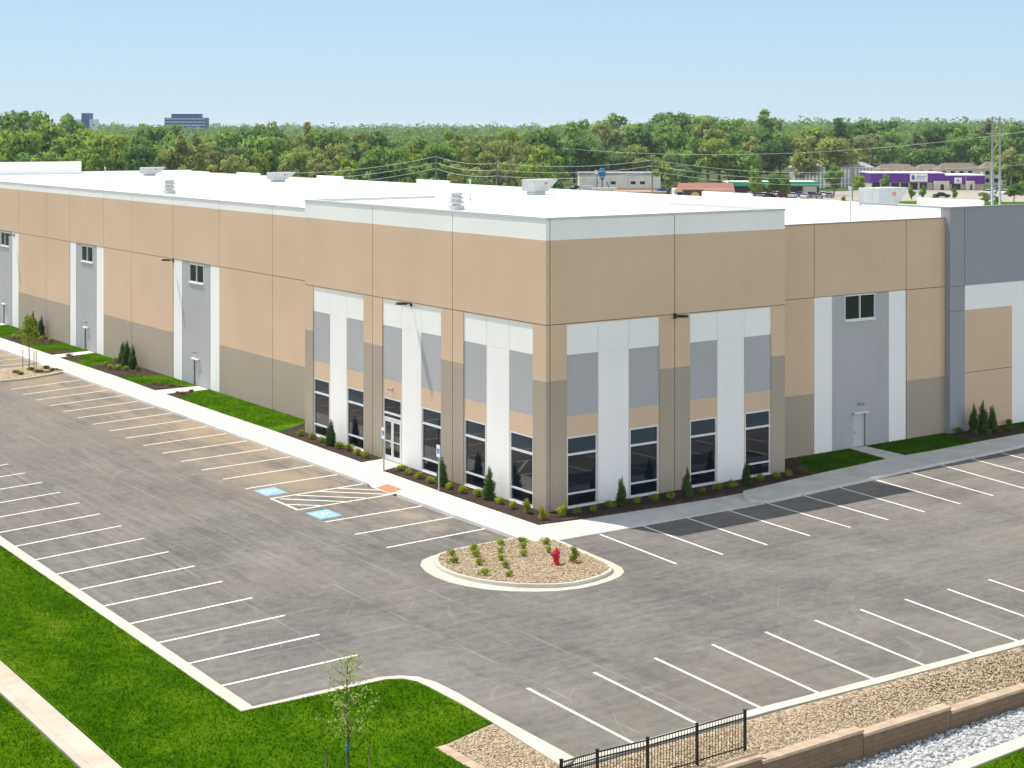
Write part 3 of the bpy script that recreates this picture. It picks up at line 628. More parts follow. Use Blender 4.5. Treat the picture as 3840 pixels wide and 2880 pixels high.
# --- corner block, face A (towards -X)
BL, BR, TOP = 24.36, 15.62, 13.98
PA = lambda s, z, d: (0 + d, s, z); nA = (-1, 0, 0)
rA = [(0, BL, 0, TOP, T_, 0), (0, BL, 0, 6.33, P_, 0), (0, BL, 13.0, TOP, W_, 0)]
baysA = [(17.32, 23.36), (9.23, 15.26), (1.06, 7.11)]; wins = []
def bay(rects, a, b, door=None):
    t1, t2 = a + (b - a) * .335, a + (b - a) * .665; e = .05
    rects += [(a, b, 0, 8.95, W_, e), (a, t1, 4.57, 7.5, G_, e), (t2, b, 4.57, 7.5, G_, e), (a, t1, 3.58, 4.57, T_, e), (t2, b, 3.58, 4.57, T_, e), (a, t1, 0, 3.58, T_, e), (t2, b, 0, 3.58, T_, e)]
    for q in (t1, t2): rects += [(q - .012, q + .012, 0, 8.95, W_, e + .02)]
    rects += [(a, b, 7.49, 7.51, W_, e + .015)]
    for k, (p, q) in enumerate(((a + .04, t1 - .06), (t2 + .06, b - .04))):
        if door == k: rects.append((p, q, .15, 3.58, T_, None))
        else: rects.append((p, q, .2, 3.58, T_, None)); wins.append((p, q))
    return t1, t2
for k, (a, b) in enumerate(baysA): t12 = bay(rA, a, b, 1 if k == 1 else None)
rA += [vj(16.3, 0, TOP), vj(8.12, 0, TOP), hj(9.0, 0, BL)]
wall(MATS, PA, nA, rA)
for p, q in wins: storefront(PA, nA, p, q)
# entrance: double glazed door with transom
a, b = baysA[1]; t2 = a + (b - a) * .665; p, q = t2 + .06, b - .04
f = MB(); fr = .06
def pbar(mb, a, b, c, d, d0=.05, d1=.14):
    mb.box((d0, a, c), (d1, b, d))
for r in ((p, p + fr, .15, 3.58), (q - fr, q, .15, 3.58), (p + fr, q - fr, 3.50, 3.58), (p + fr, q - fr, 2.68, 2.78), (p + fr, q - fr, 2.40, 2.50)): pbar(f, *r)
ent = f.build('entrance_door', M['frame'], W)
MB().quad([(.11, p, 2.42), (.11, q, 2.42), (.11, q, 3.56), (.11, p, 3.56)], 0, nA).build('transom_glass', M['glass'], ent)
mid = (p + q) / 2
for k, (l, r) in enumerate(((p + fr, mid - .01), (mid + .01, q - fr))):
    d = MB(); st = .11
    for rr in ((l, l + st, .17, 2.39), (r - st, r, .17, 2.39), (l + st, r - st, .17, .42), (l + st, r - st, 2.27, 2.39), (l + st, r - st, 1.17, 1.22)): pbar(d, *rr, .06, .12)
    d.build('door_leaf', M['frame'], ent)
    MB().quad([(.09, l + .05, .3), (.09, r - .05, .3), (.09, r - .05, 2.3), (.09, l + .05, 2.3)], 0, nA).build('glass', M['glass_up'], ent)
    hy = r - .07 if k == 0 else l + .07
    MB().tube([(.06, hy, .95), (-.02, hy, .97), (-.02, hy, 1.33), (.06, hy, 1.35)], .018, 8).build('pull_handle', M['frame'], ent)
# --- corner block, face B (towards -Y)
PB = lambda s, z, d: (s, 0 + d, z); nB = (0, -1, 0); wins = []
rB = [(0, BR, 0, TOP, T_, 0), (0, BR, 0, 6.34, P_, 0), (0, BR, 13.0, TOP, W_, 0)]
for a, b in ((1.24, 7.0), (9.0, 14.64)): bay(rB, a, b)
rB += [vj(7.98, 0, TOP), vj(.24, 0, TOP), hj(9.0, 0, BR)]
wall(MATS, PB, nB, rB)
for p, q in wins: storefront(PB, nB, p, q)
# --- main wall A
XM, LEN, WID = 1.9, 147.0, 46.4
PM = lambda s, z, d: (XM + d, s, z); TA = 13.3
rM = [(BL - .4, LEN, 0, TA, T_, 0), (BL - .4, LEN, 0, 3.46, P_, 0), (BL - .4, LEN, 12.76, TA, W_, 0)]
strips = [(40.65, 42.12, 47.05, 48.60), (62.58, 64.12, 68.97, 70.38), (83.93, 85.74, 90.2, 91.75), (105.5, 107, 112, 113.5), (127, 128.5, 133.5, 135)]
winA = [(43.35, 45.82), (65.10, 67.79), (86.8, 89.3), (108.2, 110.8), (129.8, 132.4)]; doorA = [(44.05, 45.12), (66.08, 67.05), (87.5, 88.55), (109, 110), (130.6, 131.6)]
for (a, b, c, d), wn, dr in zip(strips, winA, doorA):
    rM += [(a, d, 0, 8.82, W_, .03), (b, c, 0, 8.82, G_, .05), (wn[0], wn[1], 7.38, 8.70, G_, None), (dr[0], dr[1], .15, 1.98, G_, None)]
    storefront(PM, nA, wn[0], wn[1], 7.38, 8.70, rows=[(7.46, 8.62)], cols=2)
    steel_door(lambda s, z, e: PM(s, z, e + .04), nA, dr[0], dr[1], 1.96)
rM += [vj(s, 0, TA) for s in (32.5, 40.65, 48.6, 56.6, 62.58, 70.38, 76.3, 83.93, 91.75, 98.5, 105.5, 113.5, 120, 127, 135, 141)] + [hj(8.82, BL - .4, LEN)]
wall(MATS, PM, nA, rM)
# --- main wall B
YM = 2.4; TB = 12.96; PN = lambda s, z, d: (s, YM + d, z)
rN = [(BR - .4, 31.22, 0, TB, T_, 0), (BR - .4, 31.22, 0, 3.56, P_, 0), (20.24, 27.80, 0, 8.87, W_, .03), (21.69, 26.36, 0, 8.87, G_, .05), (22.74, 25.24, 7.40, 8.86, G_, None), (23.42, 24.50, .15, 2.1, G_, None), vj(20.26, 0, TB), vj(27.82, 0, TB), hj(8.88, BR - .4, 31.22)]
wall(MATS, PN, nB, rN)
storefront(PN, nB, 22.74, 25.24, 7.40, 8.86, rows=[(7.48, 8.78)], cols=2)
steel_door(lambda s, z, e: PN(s, z, e + .04), nB, 23.42, 24.50, 2.08)
# --- slate end block
YS = 2.0; TS = 13.57; PS = lambda s, z, d: (s, YS + d, z)
rS = [(31.2, WID, 0, TS, S_, 0), (32.54, 45.1, 0, 8.90, W_, .04), (32.6, 37.0, 0, 7.42, T_, .04), (39.2, 44, 0, 7.42, T_, .04), vj(32.52, 8.9, TS), hj(8.9, 31.2, 32.5), hj(7.42, 31.2, 32.5), hj(3.65, 32.6, 37.0), vj(41, 7.42, TS)]
wall(MATS, PS, nB, rS)
ret = MB()                                # return faces of the two blocks and the hidden elevations
ret.quad([(31.2, YS, 0), (31.2, YM + .3, 0), (31.2, YM + .3, TS), (31.2, YS, TS)], S_, (-1, 0, 0))
ret.quad([(BR, 0, 0), (BR, YM + .5, 0), (BR, YM + .5, TOP), (BR, 0, TOP)], T_, (1, 0, 0)); ret.quad([(0, BL, 0), (XM + .5, BL, 0), (XM + .5, BL, TOP), (0, BL, TOP)], T_, (0, 1, 0))
ret.quad([(WID, YS, 0), (WID, LEN, 0), (WID, LEN, 12.4), (WID, YS, 12.4)], T_, (1, 0, 0)); ret.quad([(XM, LEN, 0), (WID, LEN, 0), (WID, LEN, 12.5), (XM, LEN, 12.5)], T_, (0, 1, 0))
ret.build('wall', MATS, W)
# parapets: thickness and coping
cp = MB(); pp = MB()
def run(a, b, z, th=.22, base=12.0, over=.035, mat=0, h=.12):
    """parapet from a to b (outer face on the left-hand line given), with a metal coping"""
    (x0, y0), (x1, y1) = a, b; xa, xb, ya, yb = min(x0, x1), max(x0, x1), min(y0, y1), max(y0, y1)
    cp.box((xa - over, ya - over, z - .02), (xb + over, yb + over, z + h - .02), mat)
run((0, 0), (.24, BL), TOP, mat=0); run((.28, 0), (BR, .24), TOP, mat=0)
run((XM, BL + .04), (XM + .24, LEN), TA, mat=0, h=.10); run((BR + .04, YM), (31.16, YM + .24), TB, mat=1, h=.07); run((31.2, YS), (WID, YS + .24), TS, mat=2, h=.08)
run((.28, BL - .24), (9.0, BL), TOP); run((BR - .24, .28), (BR, 9.0), TOP); run((31.2, YS + .28), (31.44, 9), TS, mat=2, h=.08)
cp.build('coping', [M['coping'], M['coping_tan'], M['blue_grey']], W)
def pbox(a, b): pp.box(a, b)
pbox((.05, .05, 12.0), (.24, BL - .05, TOP - .03)); pbox((.24, .05, 12.0), (BR - .05, .24, TOP - .03)); pbox((.24, BL - .24, 12.0), (9.0, BL - .05, TOP - .03)); pbox((BR - .24, .24, 12.0), (BR - .05, 9.0, TOP - .03))
pbox((XM + .05, BL + .05, 12.0), (XM + .24, LEN - .05, TA - .03)); pbox((BR + .05, YM + .05, 12.0), (31.18, YM + .24, TB - .03)); pbox((31.22, YS + .05, 12.0), (WID - .05, YS + .24, TS - .03)); pbox((31.22, YS + .24, 12.0), (31.44, 9.0, TS - .03))
# far parapets seen across the roof, with raised white pieces
zfar = lambda y: 12.82 - .0057 * (y - 17)
for y0, y1, up in ((9, 11.6, 0), (11.6, 17.4, .45), (17.4, 34.8, 0), (34.8, 40.7, .30), (40.7, 80.5, 0), (80.5, 86.8, .40), (86.8, 103.5, 0), (103.5, 109.7, .42), (109.7, 125.5, 0), (125.5, 132, .42), (132, 141, 0), (141, 146.76, .36)):
    z = zfar((y0 + y1) / 2) + up; pp.box((WID - .26 - up * .1, y0, 11.9), (WID - .02, y1 - .004, z))
pp.box((30.3, LEN - .26, 11.9), (WID - .27, LEN - .02, 12.62)); pp.box((XM + .25, LEN - .7, 11.9), (30.28, LEN - .02, 13.98))
pp.build('parapet', M['roof'], W)
rf = MB(); rf.prism([(XM + .1, BL - .1), (XM + .1, LEN - .1), (WID - .1, LEN - .1), (WID - .1, YS + .1), (31.3, YS + .1), (31.3, YM + .1), (BR - .1, YM + .1), (BR - .1, .1), (.1, .1), (.1, BL - .1)], 11.8, 12.3)
rf.build('roof', M['roof'], W)

# --- wall-mounted flood lights
def flood(loc, out, label):
    """out: unit vector off the wall"""
    o = tag(empty('flood_light', loc), label, 'wall light', 'flood lights on the warehouse walls')
    rz = math.atan2(out[1], out[0]); T = Matrix.Rotation(rz, 4, 'Z')
    a = MB(); a.box((0, -.09, -.14), (.04, .09, .14), 0, T); a.tube([T @ Vector(p) for p in ((.03, 0, 0), (.2, 0, .03), (.32, 0, .03))], .035, 8)
    a.build('bracket', M['bronze'], o)
    h = MB(); prof = [(.28, .06), (.34, .17), (.74, .19), (.88, .15), (.92, .05)]
    T2 = T @ Matrix.Translation((.28, 0, .03)) @ Matrix.Rotation(R(-3), 4, 'Y') @ Matrix.Translation((-.28, 0, -.03))
    up = [T2 @ Vector((x, s * w, .085 - .05 * (x > .8))) for s in (1, -1) for x, w in (prof if s == 1 else prof[::-1])]
    dn = [T2 @ Vector((x, s * w, -.03)) for s in (1, -1) for x, w in (prof if s == 1 else prof[::-1])]
    h.quad(up, 0, (0, 0, 1)); h.quad(dn, 0, (0, 0, -1)); n = len(up)
    for i in range(n): j = (i + 1) % n; h.quad([up[i], up[j], dn[j], dn[i]], 0, (up[i] + up[j]) / 2 - (up[0] + up[n // 2]) / 2)
    hd = h.build('lamp_head', M['bronze'], o)
    MB().box((.38, -.12, -.045), (.8, .12, -.031), 0, T2).build('lens', M['sign_white'], hd)
flood((.05, 12.26, 8.93), (-1, 0), 'dark flood light on the sunlit white bay above the glass entrance door')
flood((-.0 + 7.98, 0, 8.92), (0, -1), 'dark flood light on the shaded tan pier between two white bays')
flood((XM + .03, 48.6, 8.72), (-1, 0), 'small flood light on the wall strip of the facade window nearest the entrance bays')
flood((XM + .03, 85.2, 8.55), (-1, 0), 'small flood light beside the far wall window at the photo edge')
def door_lamp(loc, out, label):
    o = tag(empty('door_lamp', loc), label, 'wall light', 'small lamps above the steel doors'); T = Matrix.Rotation(math.atan2(out[1], out[0]), 4, 'Z')
    b = MB().box((0, -.05, -.05), (.03, .05, .05), 0, T); b.build('back_plate', M['galv'], o)
    for s in (-1, 1):
        h = MB(); h.tube([T @ Vector(p) for p in ((.03, 0, .02), (.08, s * .06, .04), (.13, s * .12, .02))], .015, 6); h.tube([T @ Vector(p) for p in ((.10, s * .11, .03), (.2, s * .15, -.02))], [.03, .07], 8); h.build('lamp_head', M['galv'], o)
door_lamp((-0.0 + .05, 14.25, 4.1), (-1, 0), 'white twin-head lamp on the tan panel above the glass entrance')
door_lamp((XM + .05, 44.7, 2.5), (-1, 0), 'twin-head lamp above the steel door nearest the entrance bays on the sunny side')
door_lamp((XM + .05, 66.6, 2.45), (-1, 0), 'twin-head lamp above the middle steel door of the sunny long facade')
door_lamp((XM + .05, 88.0, 2.4), (-1, 0), 'twin-head lamp above the steel door at the far left of the photo')
door_lamp((23.95, YM + .05, 2.62), (0, -1), 'twin-head lamp above the steel door on the shaded facade')

# --- things on the roof
RZ = 12.3
def hood(loc, label, sc=1.):
    o = tag(empty('intake_hood', loc), label, 'roof vent', 'sheet metal hoods on the warehouse roof')
    o.scale = (1, 1, 1 if sc > 1.05 else (.9 if loc[1] < 60 else .70))
    b = MB(); b.box((-.55 * sc, -.65 * sc, 0), (.62 * sc, .65 * sc, .42 * sc)); b.build('curb', M['rooftop'], o)
    h = MB(); x0, x1, x2, x3, y, z0, z1 = -.95 * sc, .75 * sc, 1.75 * sc, 1.9 * sc, .85 * sc, .36 * sc, 1.55 * sc
    side = [(x0, z0), (x1, z0), (x2 + .05, z1 - .12 * sc), (x3, z1), (x0, z1)]
    for s in (-1, 1): h.quad([(x, s * y, z) for x, z in side], 0, (0, s, 0))
    for (ax, az), (bx, bz) in zip(side, side[1:] + side[:1]): h.quad([(ax, -y, az), (bx, -y, bz), (bx, y, bz), (ax, y, az)], 0, Vector(((ax + bx) / 2 - .2, 0, (az + bz) / 2 - .95 * sc)))
    for k in range(9): yy = -y + .12 * sc + k * .19 * sc; h.box((x0 - .025, yy, z0 + .03), (x0 - .002, yy + .03 * sc, z1 - .05))
    for s in (-1, 1): h.box((x1 - .4 * sc, s * y - .012 if s < 0 else s * y, z1 - .5 * sc), (x1 - .05 * sc, s * y if s < 0 else s * y + .012, z1 - .25 * sc), 1)
    h.build('hood', [M['rooftop'], M['ramp_red']], o)
hood((43.3, 18.5, RZ), 'white metal hood on the roof in front of the purple shop row', 1.12)
hood((40.6, 57.1, RZ), 'white metal hood on the roof left of the blue teardrop tank')
hood((37.3, 102.5, RZ), 'white metal hood on the roof, second from the left of the four')
hood((34.6, 133.5, RZ), 'white metal hood on the roof nearest the far left parapet', 1.0)
def fan(loc, label):
    o = tag(empty('roof_ventilator', loc), label, 'roof vent', 'stacked round ventilators on the warehouse roof')
    b = MB(); b.box((-.45, -.45, 0), (.45, .45, .34)); b.build('curb', M['rooftop'], o)
    h = MB(); h.lathe([(.34, .34), (.34, .46), (.58, .50), (.60, .62), (.40, .66), (.38, .80), (.54, .84), (.56, .95), (.38, 1.0), (.36, 1.10), (.46, 1.12), (.46, 1.26), (.02, 1.33)], (0, 0, 0), 18); h.build('louvred_head', M['rooftop'], o)
    for k in range(4):
        a = k * math.pi / 2 + .5; MB().tube([(.5 * math.cos(a), .5 * math.sin(a), .34), (.5 * math.cos(a), .5 * math.sin(a), 1.36)], .02, 6).build('stay', M['galv'], o)
fan((19.6, 38.0, RZ), 'round louvred ventilator on the roof above the corner bays'); fan((14.1, 78.3, RZ), 'round louvred ventilator on the roof near the left of the photo'); fan((12.2, 137, RZ), 'round louvred ventilator in front of the far left white parapet')
def pipe(loc, h, label):
    o = tag(empty('vent_pipe', loc), label, 'vent pipe', 'thin pipes standing on the roof')
    MB().lathe([(.2, 0), (.2, .05), (.06, .12), (.06, h)]).build('pipe', M['rooftop'], o); MB().lathe([(.10, h - .02), (.13, h + .05), (.10, h + .16), (.02, h + .2)]).build('cap', M['galv'], o)
pipe((30.1, 8.9, RZ), 2.2, 'thin white pipe on the roof above the shaded facade door'); pipe((29.4, 51, RZ), 1.6, 'thin white pipe right of the stacked ventilator over the corner'); pipe((21.4, 114, RZ), 1.5, 'thin white pipe between the left parapet and the leftmost hoods')

# ================================================================== SIGNS, HYDRANT, FENCE, RETAINING WALL
def park_sign(loc, label):
    o = tag(empty('parking_sign', loc, R(0)), label, 'sign', 'accessible parking signs by the entrance walk')
    p = MB(); p.box((-.03, -.03, -.1), (.03, .03, 2.15)); p.build('post', M['galv'], o)
    s = MB(); y, z0, z1, x = .16, 1.72, 2.34, -.045
    out = [(-y, z0 + .03), (-y + .03, z0), (y - .03, z0), (y, z0 + .03), (y, z1 - .03), (y - .03, z1), (-y + .03, z1), (-y, z1 - .03)]
    s.quad([(x, a, b) for a, b in out], 0, (-1, 0, 0)); s.quad([(x + .012, a, b) for a, b in out], 2, (1, 0, 0))
    for k in range(8): a, b = out[k], out[(k + 1) % 8]; s.quad([(x, *a), (x, *b), (x + .012, *b), (x + .012, *a)], 2, (0, (a[0] + b[0]), (a[1] + b[1]) - 4.06))
    s.quad([(x - .002, -.115, 1.90), (x - .002, .115, 1.90), (x - .002, .115, 2.15), (x - .002, -.115, 2.15)], 1, (-1, 0, 0))
    P = lambda u, v: Vector((x - .004, (.5 - u) * .2, 1.92 + v * .21)); P.n = (-1, 0, 0); wheelchair(s, P, 0)
    s.build('sign_panel', [M['sign_white'], M['sign_blue'], M['galv']], o)
park_sign((-1.60, 12.35, .15), 'blue and white accessible parking sign in front of the glass entrance door')
park_sign((-1.72, 6.70, .15), 'blue and white accessible parking sign in the mulch edge near the building corner')

hy = tag(empty('fire_hydrant', (-4.88, -7.41, .15), R(25)), 'red fire hydrant on the tan gravel island at the building corner', 'fire hydrant'); hy.scale = (.98, .98, .78)
b = MB(); b.lathe([(.19, 0), (.19, .05), (.13, .06), (.125, .36), (.17, .38), (.17, .43), (.135, .45), (.13, .62)], seg=18); b.build('barrel', M['red'], hy)
b = MB(); b.lathe([(.18, .62), (.18, .66), (.15, .68), (.14, .75), (.10, .82), (.04, .85), (.04, .92), (.001, .93)], seg=18); b.build('bonnet', M['red'], hy)
for a, r, l in ((0, .06, .26), (180, .06, .26), (90, .085, .24)):
    c, s = math.cos(R(a)), math.sin(R(a)); n = MB(); n.tube([(c * .1, s * .1, .52), (c * (l - .07), s * (l - .07), .52)], r * .8, 12); n.tube([(c * (l - .07), s * (l - .07), .52), (c * l, s * l, .52)], r, 10); n.tube([(c * l, s * l, .52), (c * (l + .04), s * (l + .04), .52)], .025, 6)
    n.build('nozzle', M['red'], hy)

# retaining wall: stepped courses with cap stones
rw = tag(empty('retaining_wall', (0, 0, 0)), 'low stepped tan block retaining wall with paler cap stones', 'retaining wall')
for x0, x1, z in secs:
    MB().box((x0 + .01, -27.06, -1.4), (x1 - .01, -26.76, z - .09)).build('wall_section', M['block'], rw)
    cb_ = MB(); n = max(2, round((x1 - x0) / .45)); d = (x1 - x0) / n
    for k in range(n): cb_.box((x0 + k * d + .004, -27.10 + rnd.uniform(-.006, .006), z - .088), (x0 + (k + 1) * d - .004, -26.72, z + rnd.uniform(-.004, .004)))
    cb_.build('cap', M['cap'], rw)
MB().box((-19.36, -27.06, -1.4), (-19.06, -21.02, .02)).build('wall_section', M['block'], rw)
cb_ = MB()
for k in range(13): cb_.box((-19.42, -27.1 + k * .468, .022), (-19.04, -27.1 + k * .468 + .46, .11 + rnd.uniform(-.004, .004)))
cb_.build('cap', M['cap'], rw)

# black picket fence above the wall
fx = [-12.11, -13.97, -15.80, -17.58, -18.80]; FY = -26.42; fz = [.06, .06, .06, .12, .12]
fe = tag(empty('picket_fence', (-15.5, FY, .06)), 'black metal picket fence on the gravel above the retaining wall', 'fence')
for x, z in zip(fx, fz):
    p = MB(); p.box((x - .035 + 15.5, -.035, -.35), (x + .035 + 15.5, .035, z + 1.16)); p.box((x - .042 + 15.5, -.042, z + 1.16), (x + .042 + 15.5, .042, z + 1.185)); p.build('post', M['black'], fe)
for (xa, za), (xb, zb) in zip(zip(fx, fz), zip(fx[1:], fz[1:])):
    p = MB(); a, c = Vector((xa + 15.46, 0, za)), Vector((xb + 15.54, 0, zb))
    for h in (.10, .94, 1.10):
        q = [a + Vector((0, 0, h)), c + Vector((0, 0, h))]
        p.tube(q, .024, 4)
    n = 16
    for k in range(1, n):
        q = a.lerp(c, k / n); p.tube([q + Vector((0, 0, .02)), q + Vector((0, 0, 1.11))], .0125, 4)
    p.build('picket_panel', M['black'], fe)

# ================================================================== SHRUBS AND SMALL TREES
rp = np.random.default_rng(11)
def shrub_mesh(name, rng, mat, kind):
    if kind == 'round': bl = [(0, 0, .30, .30, .30, .27)] + [(rng.normal(0, .15), rng.normal(0, .15), .3 + rng.uniform(-.05, .15), .17, .17, .16) for _ in range(6)]; n, s = 900, .075
    elif kind == 'low': bl = [(0, 0, .16, .33, .33, .15)] + [(rng.normal(0, .2), rng.normal(0, .2), .18, .15, .15, .12) for _ in range(6)]; n, s = 800, .075
    elif kind == 'tall': bl = [(rng.normal(0, .1), rng.normal(0, .1), .2 + .11 * k, .24 - .02 * k, .24 - .02 * k, .2) for k in range(6)]; n, s = 800, .09
    elif kind == 'cone':
        bl = [(rng.normal(0, .03), rng.normal(0, .03), .16 + 1.2 * (k / 9) , .31 * (1 - (k / 9) ** 1.6 * .86) * (0.86 + .14 * min(1, k / 2)), .31 * (1 - (k / 9) ** 1.6 * .86), .2) for k in range(10)]; n, s = 5200, .062
    P, N = blob_points(rng, bl, n, .6); P += rng.normal(0, .02 if kind == 'cone' else .03, P.shape)
    P[:, 2] = np.maximum(P[:, 2], .02)
    if kind == 'cone': N[:, 2] += .6
    V, Q = cards(rng, P, N, s, .8, .65 if kind != 'cone' else .45)
    return arr_mesh(name, V, Q, mat, soft(N + rng.normal(0, .4, N.shape)))
def stem_mesh(h, n=5, sp=.12):
    b = MB()
    for k in range(n): a = k * 6.28 / n; b.tube([(0, 0, -.05), (math.cos(a) * sp * .5, math.sin(a) * sp * .5, h * .5), (math.cos(a) * sp, math.sin(a) * sp, h)], [.016, .012, .006], 5)
    return b.mesh('shrub_stems', M['bark'])
SH = {k: [shrub_mesh('shrub_' + k, rp, M['shrub'], k) for _ in range(3)] for k in ('round', 'low', 'tall', 'cone')}
STEM = {'round': stem_mesh(.3), 'low': stem_mesh(.15, 6, .16), 'tall': stem_mesh(.5, 4, .09), 'cone': stem_mesh(1.2, 1, .01)}
def plant(name, loc, kind, mat, sc, label, cat, group, leaf='foliage'):
    o = tag(empty(name, loc, rnd.uniform(0, 6.28)), label, cat, group); sc *= {'round': .66, 'low': .60, 'tall': .74, 'cone': .98}[kind]; o.scale = (sc * (.88 if kind == 'cone' else 1) * rnd.uniform(.92, 1.08), sc * rnd.uniform(.92, 1.08), sc * rnd.uniform(.92, 1.08))
    f = link(bpy.data.objects.new(leaf, rnd.choice(SH[kind])), o); f.material_slots[0].link = 'OBJECT'; f.material_slots[0].material = M[mat]
    link(bpy.data.objects.new('stems', STEM[kind]), o); return o
ORD = ['first', 'second', 'third', 'fourth', 'fifth', 'sixth', 'seventh', 'eighth', 'ninth', 'tenth', 'eleventh', 'twelfth', 'thirteenth', 'fourteenth']
gA = 'small shrubs in the mulch beds along the walls'
for k, (x, y) in enumerate([(-.72, 23.5), (-.64, 22.27), (-.68, 21.0), (-.73, 18.85), (-.56, 18.04), (-.71, 16.78), (-.74, 15.72)]):
    plant('shrub', (x, y, .17), 'round', 'shrub', rnd.uniform(.85, 1.05), 'yellow-green shrub left of the glass entrance, %s in from the lawn' % ORD[k], 'shrub', gA)
for k, (x, y) in enumerate([(-.82, 11.9), (-.93, 10.85), (-1.03, 9.63), (-1.13, 8.45), (-1.06, 6.75), (-1.05, 5.58), (-.83, 4.62), (-.82, 2.64), (-.83, 1.51), (-.75, .42), (-.92, -1.0)]):
    last = k == 10
    plant('shrub', (x, y, .17), 'tall' if last or k == 9 else 'round', 'yellow_shrub' if last else 'shrub', rnd.uniform(.85, 1.05), 'bright yellow shrub at the very corner of the mulch bed' if last else 'yellow-green shrub in the mulch right of the glass entrance, %s from the door' % ORD[k], 'shrub', gA)
for k, (x, y) in enumerate([(.25, -.98), (1.08, -1.04), (1.97, -1.15), (2.96, -1.06), (4.67, -1.11), (5.64, -1.25), (6.66, -1.3), (8.62, -1.3), (9.88, -1.2), (10.69, -1.25), (13.03, -.87), (14.1, -.93), (14.88, -1.0), (15.95, -.9)]):
    m = 'yellow_shrub' if k == 0 else ('red_grass' if k == 13 else 'shrub')
    lab = ['yellow shrub at the corner on the shaded side', 'shrub in the shaded mulch, %s along from the building corner' % ORD[k], 'brownish shrub at the lawn end of the shaded corner bed'][0 if k == 0 else (2 if k == 13 else 1)]
    plant('shrub', (x, y, .17), 'tall' if k == 0 else 'round', m, rnd.uniform(.85, 1.05), lab, 'shrub', gA)
for k, (x, y) in enumerate([(31.4, 1.5), (31.9, .75), (32.7, .38), (33.5, .4), (34.9, .6), (36.3, 1.7), (36.9, .8)]):
    plant('shrub', (x, y, .17), 'round', 'dark_shrub' if k < 6 else 'shrub', rnd.uniform(.9, 1.15), 'shrub in the dark mulch by the slate wall, %s from the left' % ORD[k], 'shrub', gA)
for k, (x, y, t_) in enumerate([(.0, 57, 'shrub'), (-.36, 55.2, 'shrub'), (0, 54.5, 'shrub'), (.3, 53.7, 'shrub'), (1.0, 53.0, 'dark_shrub'), (1.3, 58.2, 'shrub')]):
    plant('shrub', (x, y, .17), 'round', t_, rnd.uniform(.9, 1.1), 'shrub round the three evergreens on the long facade, %s from the left' % ORD[k if k < 5 else 5], 'shrub', gA)
for k, (x, y) in enumerate([(.65, 73.9), (-.78, 76.8), (-.45, 76.3), (1.0, 72.6)]):
    plant('shrub', (x, y, .17), 'round', 'shrub', 1.1, 'shrub in the mulch behind the staked young tree, %s from the right' % ORD[k], 'shrub', gA)
for k, (x, y) in enumerate([(-.44, 46.4), (-.28, 45.7), (.2, 45.0)]):
    plant('ornamental_grass', (x, y, .17), 'low', 'red_grass', 1.05, 'straw-coloured clump by the nearest steel door, %s from the left' % ORD[k], 'ornamental grass', 'straw-coloured clumps by the steel door', 'blades')
for k, (x, y, s_) in enumerate([(-.58, 63.7, 1.), (-.52, 63.0, .8), (-.59, 42.0, .7), (-.4, 41.5, .8), (.5, 42.1, .7)]):
    plant('shrub', (x, y, .17), 'low', 'dark_shrub' if k % 2 == 0 else 'red_grass', s_, ('little dark shrub beside the middle door path, %s from the left' if k < 2 else 'little shrub beside the nearest door path, %s from the left') % ORD[k if k < 2 else k - 2], 'shrub', gA)
isl = [(-7.70, -3.78), (-8.27, -4.85), (-6.44, -3.60), (-6.97, -4.55), (-7.56, -5.65), (-8.23, -7.07), (-5.07, -3.60), (-5.74, -4.61), (-6.39, -5.55), (-6.95, -6.66), (-7.54, -7.8), (-4.04, -3.74), (-4.57, -4.6), (-5.21, -5.57), (-3.35, -4.6), (-4.07, -5.75), (-4.1, -7.6)]
rowname = ['in the leftmost row', 'in the leftmost row', 'in the second row', 'in the second row', 'in the second row', 'in the second row', 'in the middle row', 'in the middle row', 'in the middle row', 'in the middle row', 'in the middle row', 'left of the hydrant', 'left of the hydrant', 'left of the hydrant', 'just behind the hydrant', 'just behind the hydrant', 'right of the hydrant']
pos = ['back one', 'front one', 'first from the back', 'second from the back', 'third from the back', 'nearest the kerb', 'first from the back', 'second from the back', 'third from the back', 'fourth from the back', 'fifth from the back', 'first from the back', 'second from the back', 'third from the back', 'the farther one', 'the nearer one', 'alone and a little taller']
for (x, y), r_, p_ in zip(isl, rowname, pos):
    plant('shrub', (x, y, .15), 'tall' if p_.startswith('alone') else 'round', 'shrub', rnd.uniform(.68, .84) if not p_.startswith('alone') else 1.0, 'low shrub on the gravel island %s, %s' % (r_, p_), 'shrub', 'low shrubs on the gravel island')
for k, (x, y) in enumerate([(-6.76, 57.6), (-6.68, 56.55), (-5.33, 58.2), (-5.34, 56.9), (-4.14, 58.4), (-4.22, 56.9)]):
    plant('shrub', (x, y, .14), 'low', 'dark_shrub', 1.15, 'low shrub round the staked young tree on the farther island, %s from the left' % ORD[k], 'shrub', 'low shrubs on the farther island')
gE = 'columnar evergreens along the walls'
for (x, y), s_, l_ in [((-.67, 19.87), 1.06, 'dark columnar evergreen left of the entrance, against the white strip'), ((-1.0, 7.6), 1.08, 'dark columnar evergreen behind the right parking sign'), ((-.68, 3.8), 1.15, 'dark columnar evergreen beside the last sunny window before the corner'), ((3.83, -.91), 1.0, 'columnar evergreen in shade, first from the building corner'), ((7.65, -1.3), .98, 'columnar evergreen in shade under the flood light pier'), ((11.7, -1.25), 1.0, 'columnar evergreen in shade before the last corner window')]:
    plant('evergreen_shrub', (x, y, .16), 'cone', 'arb', s_, l_, 'evergreen', gE)
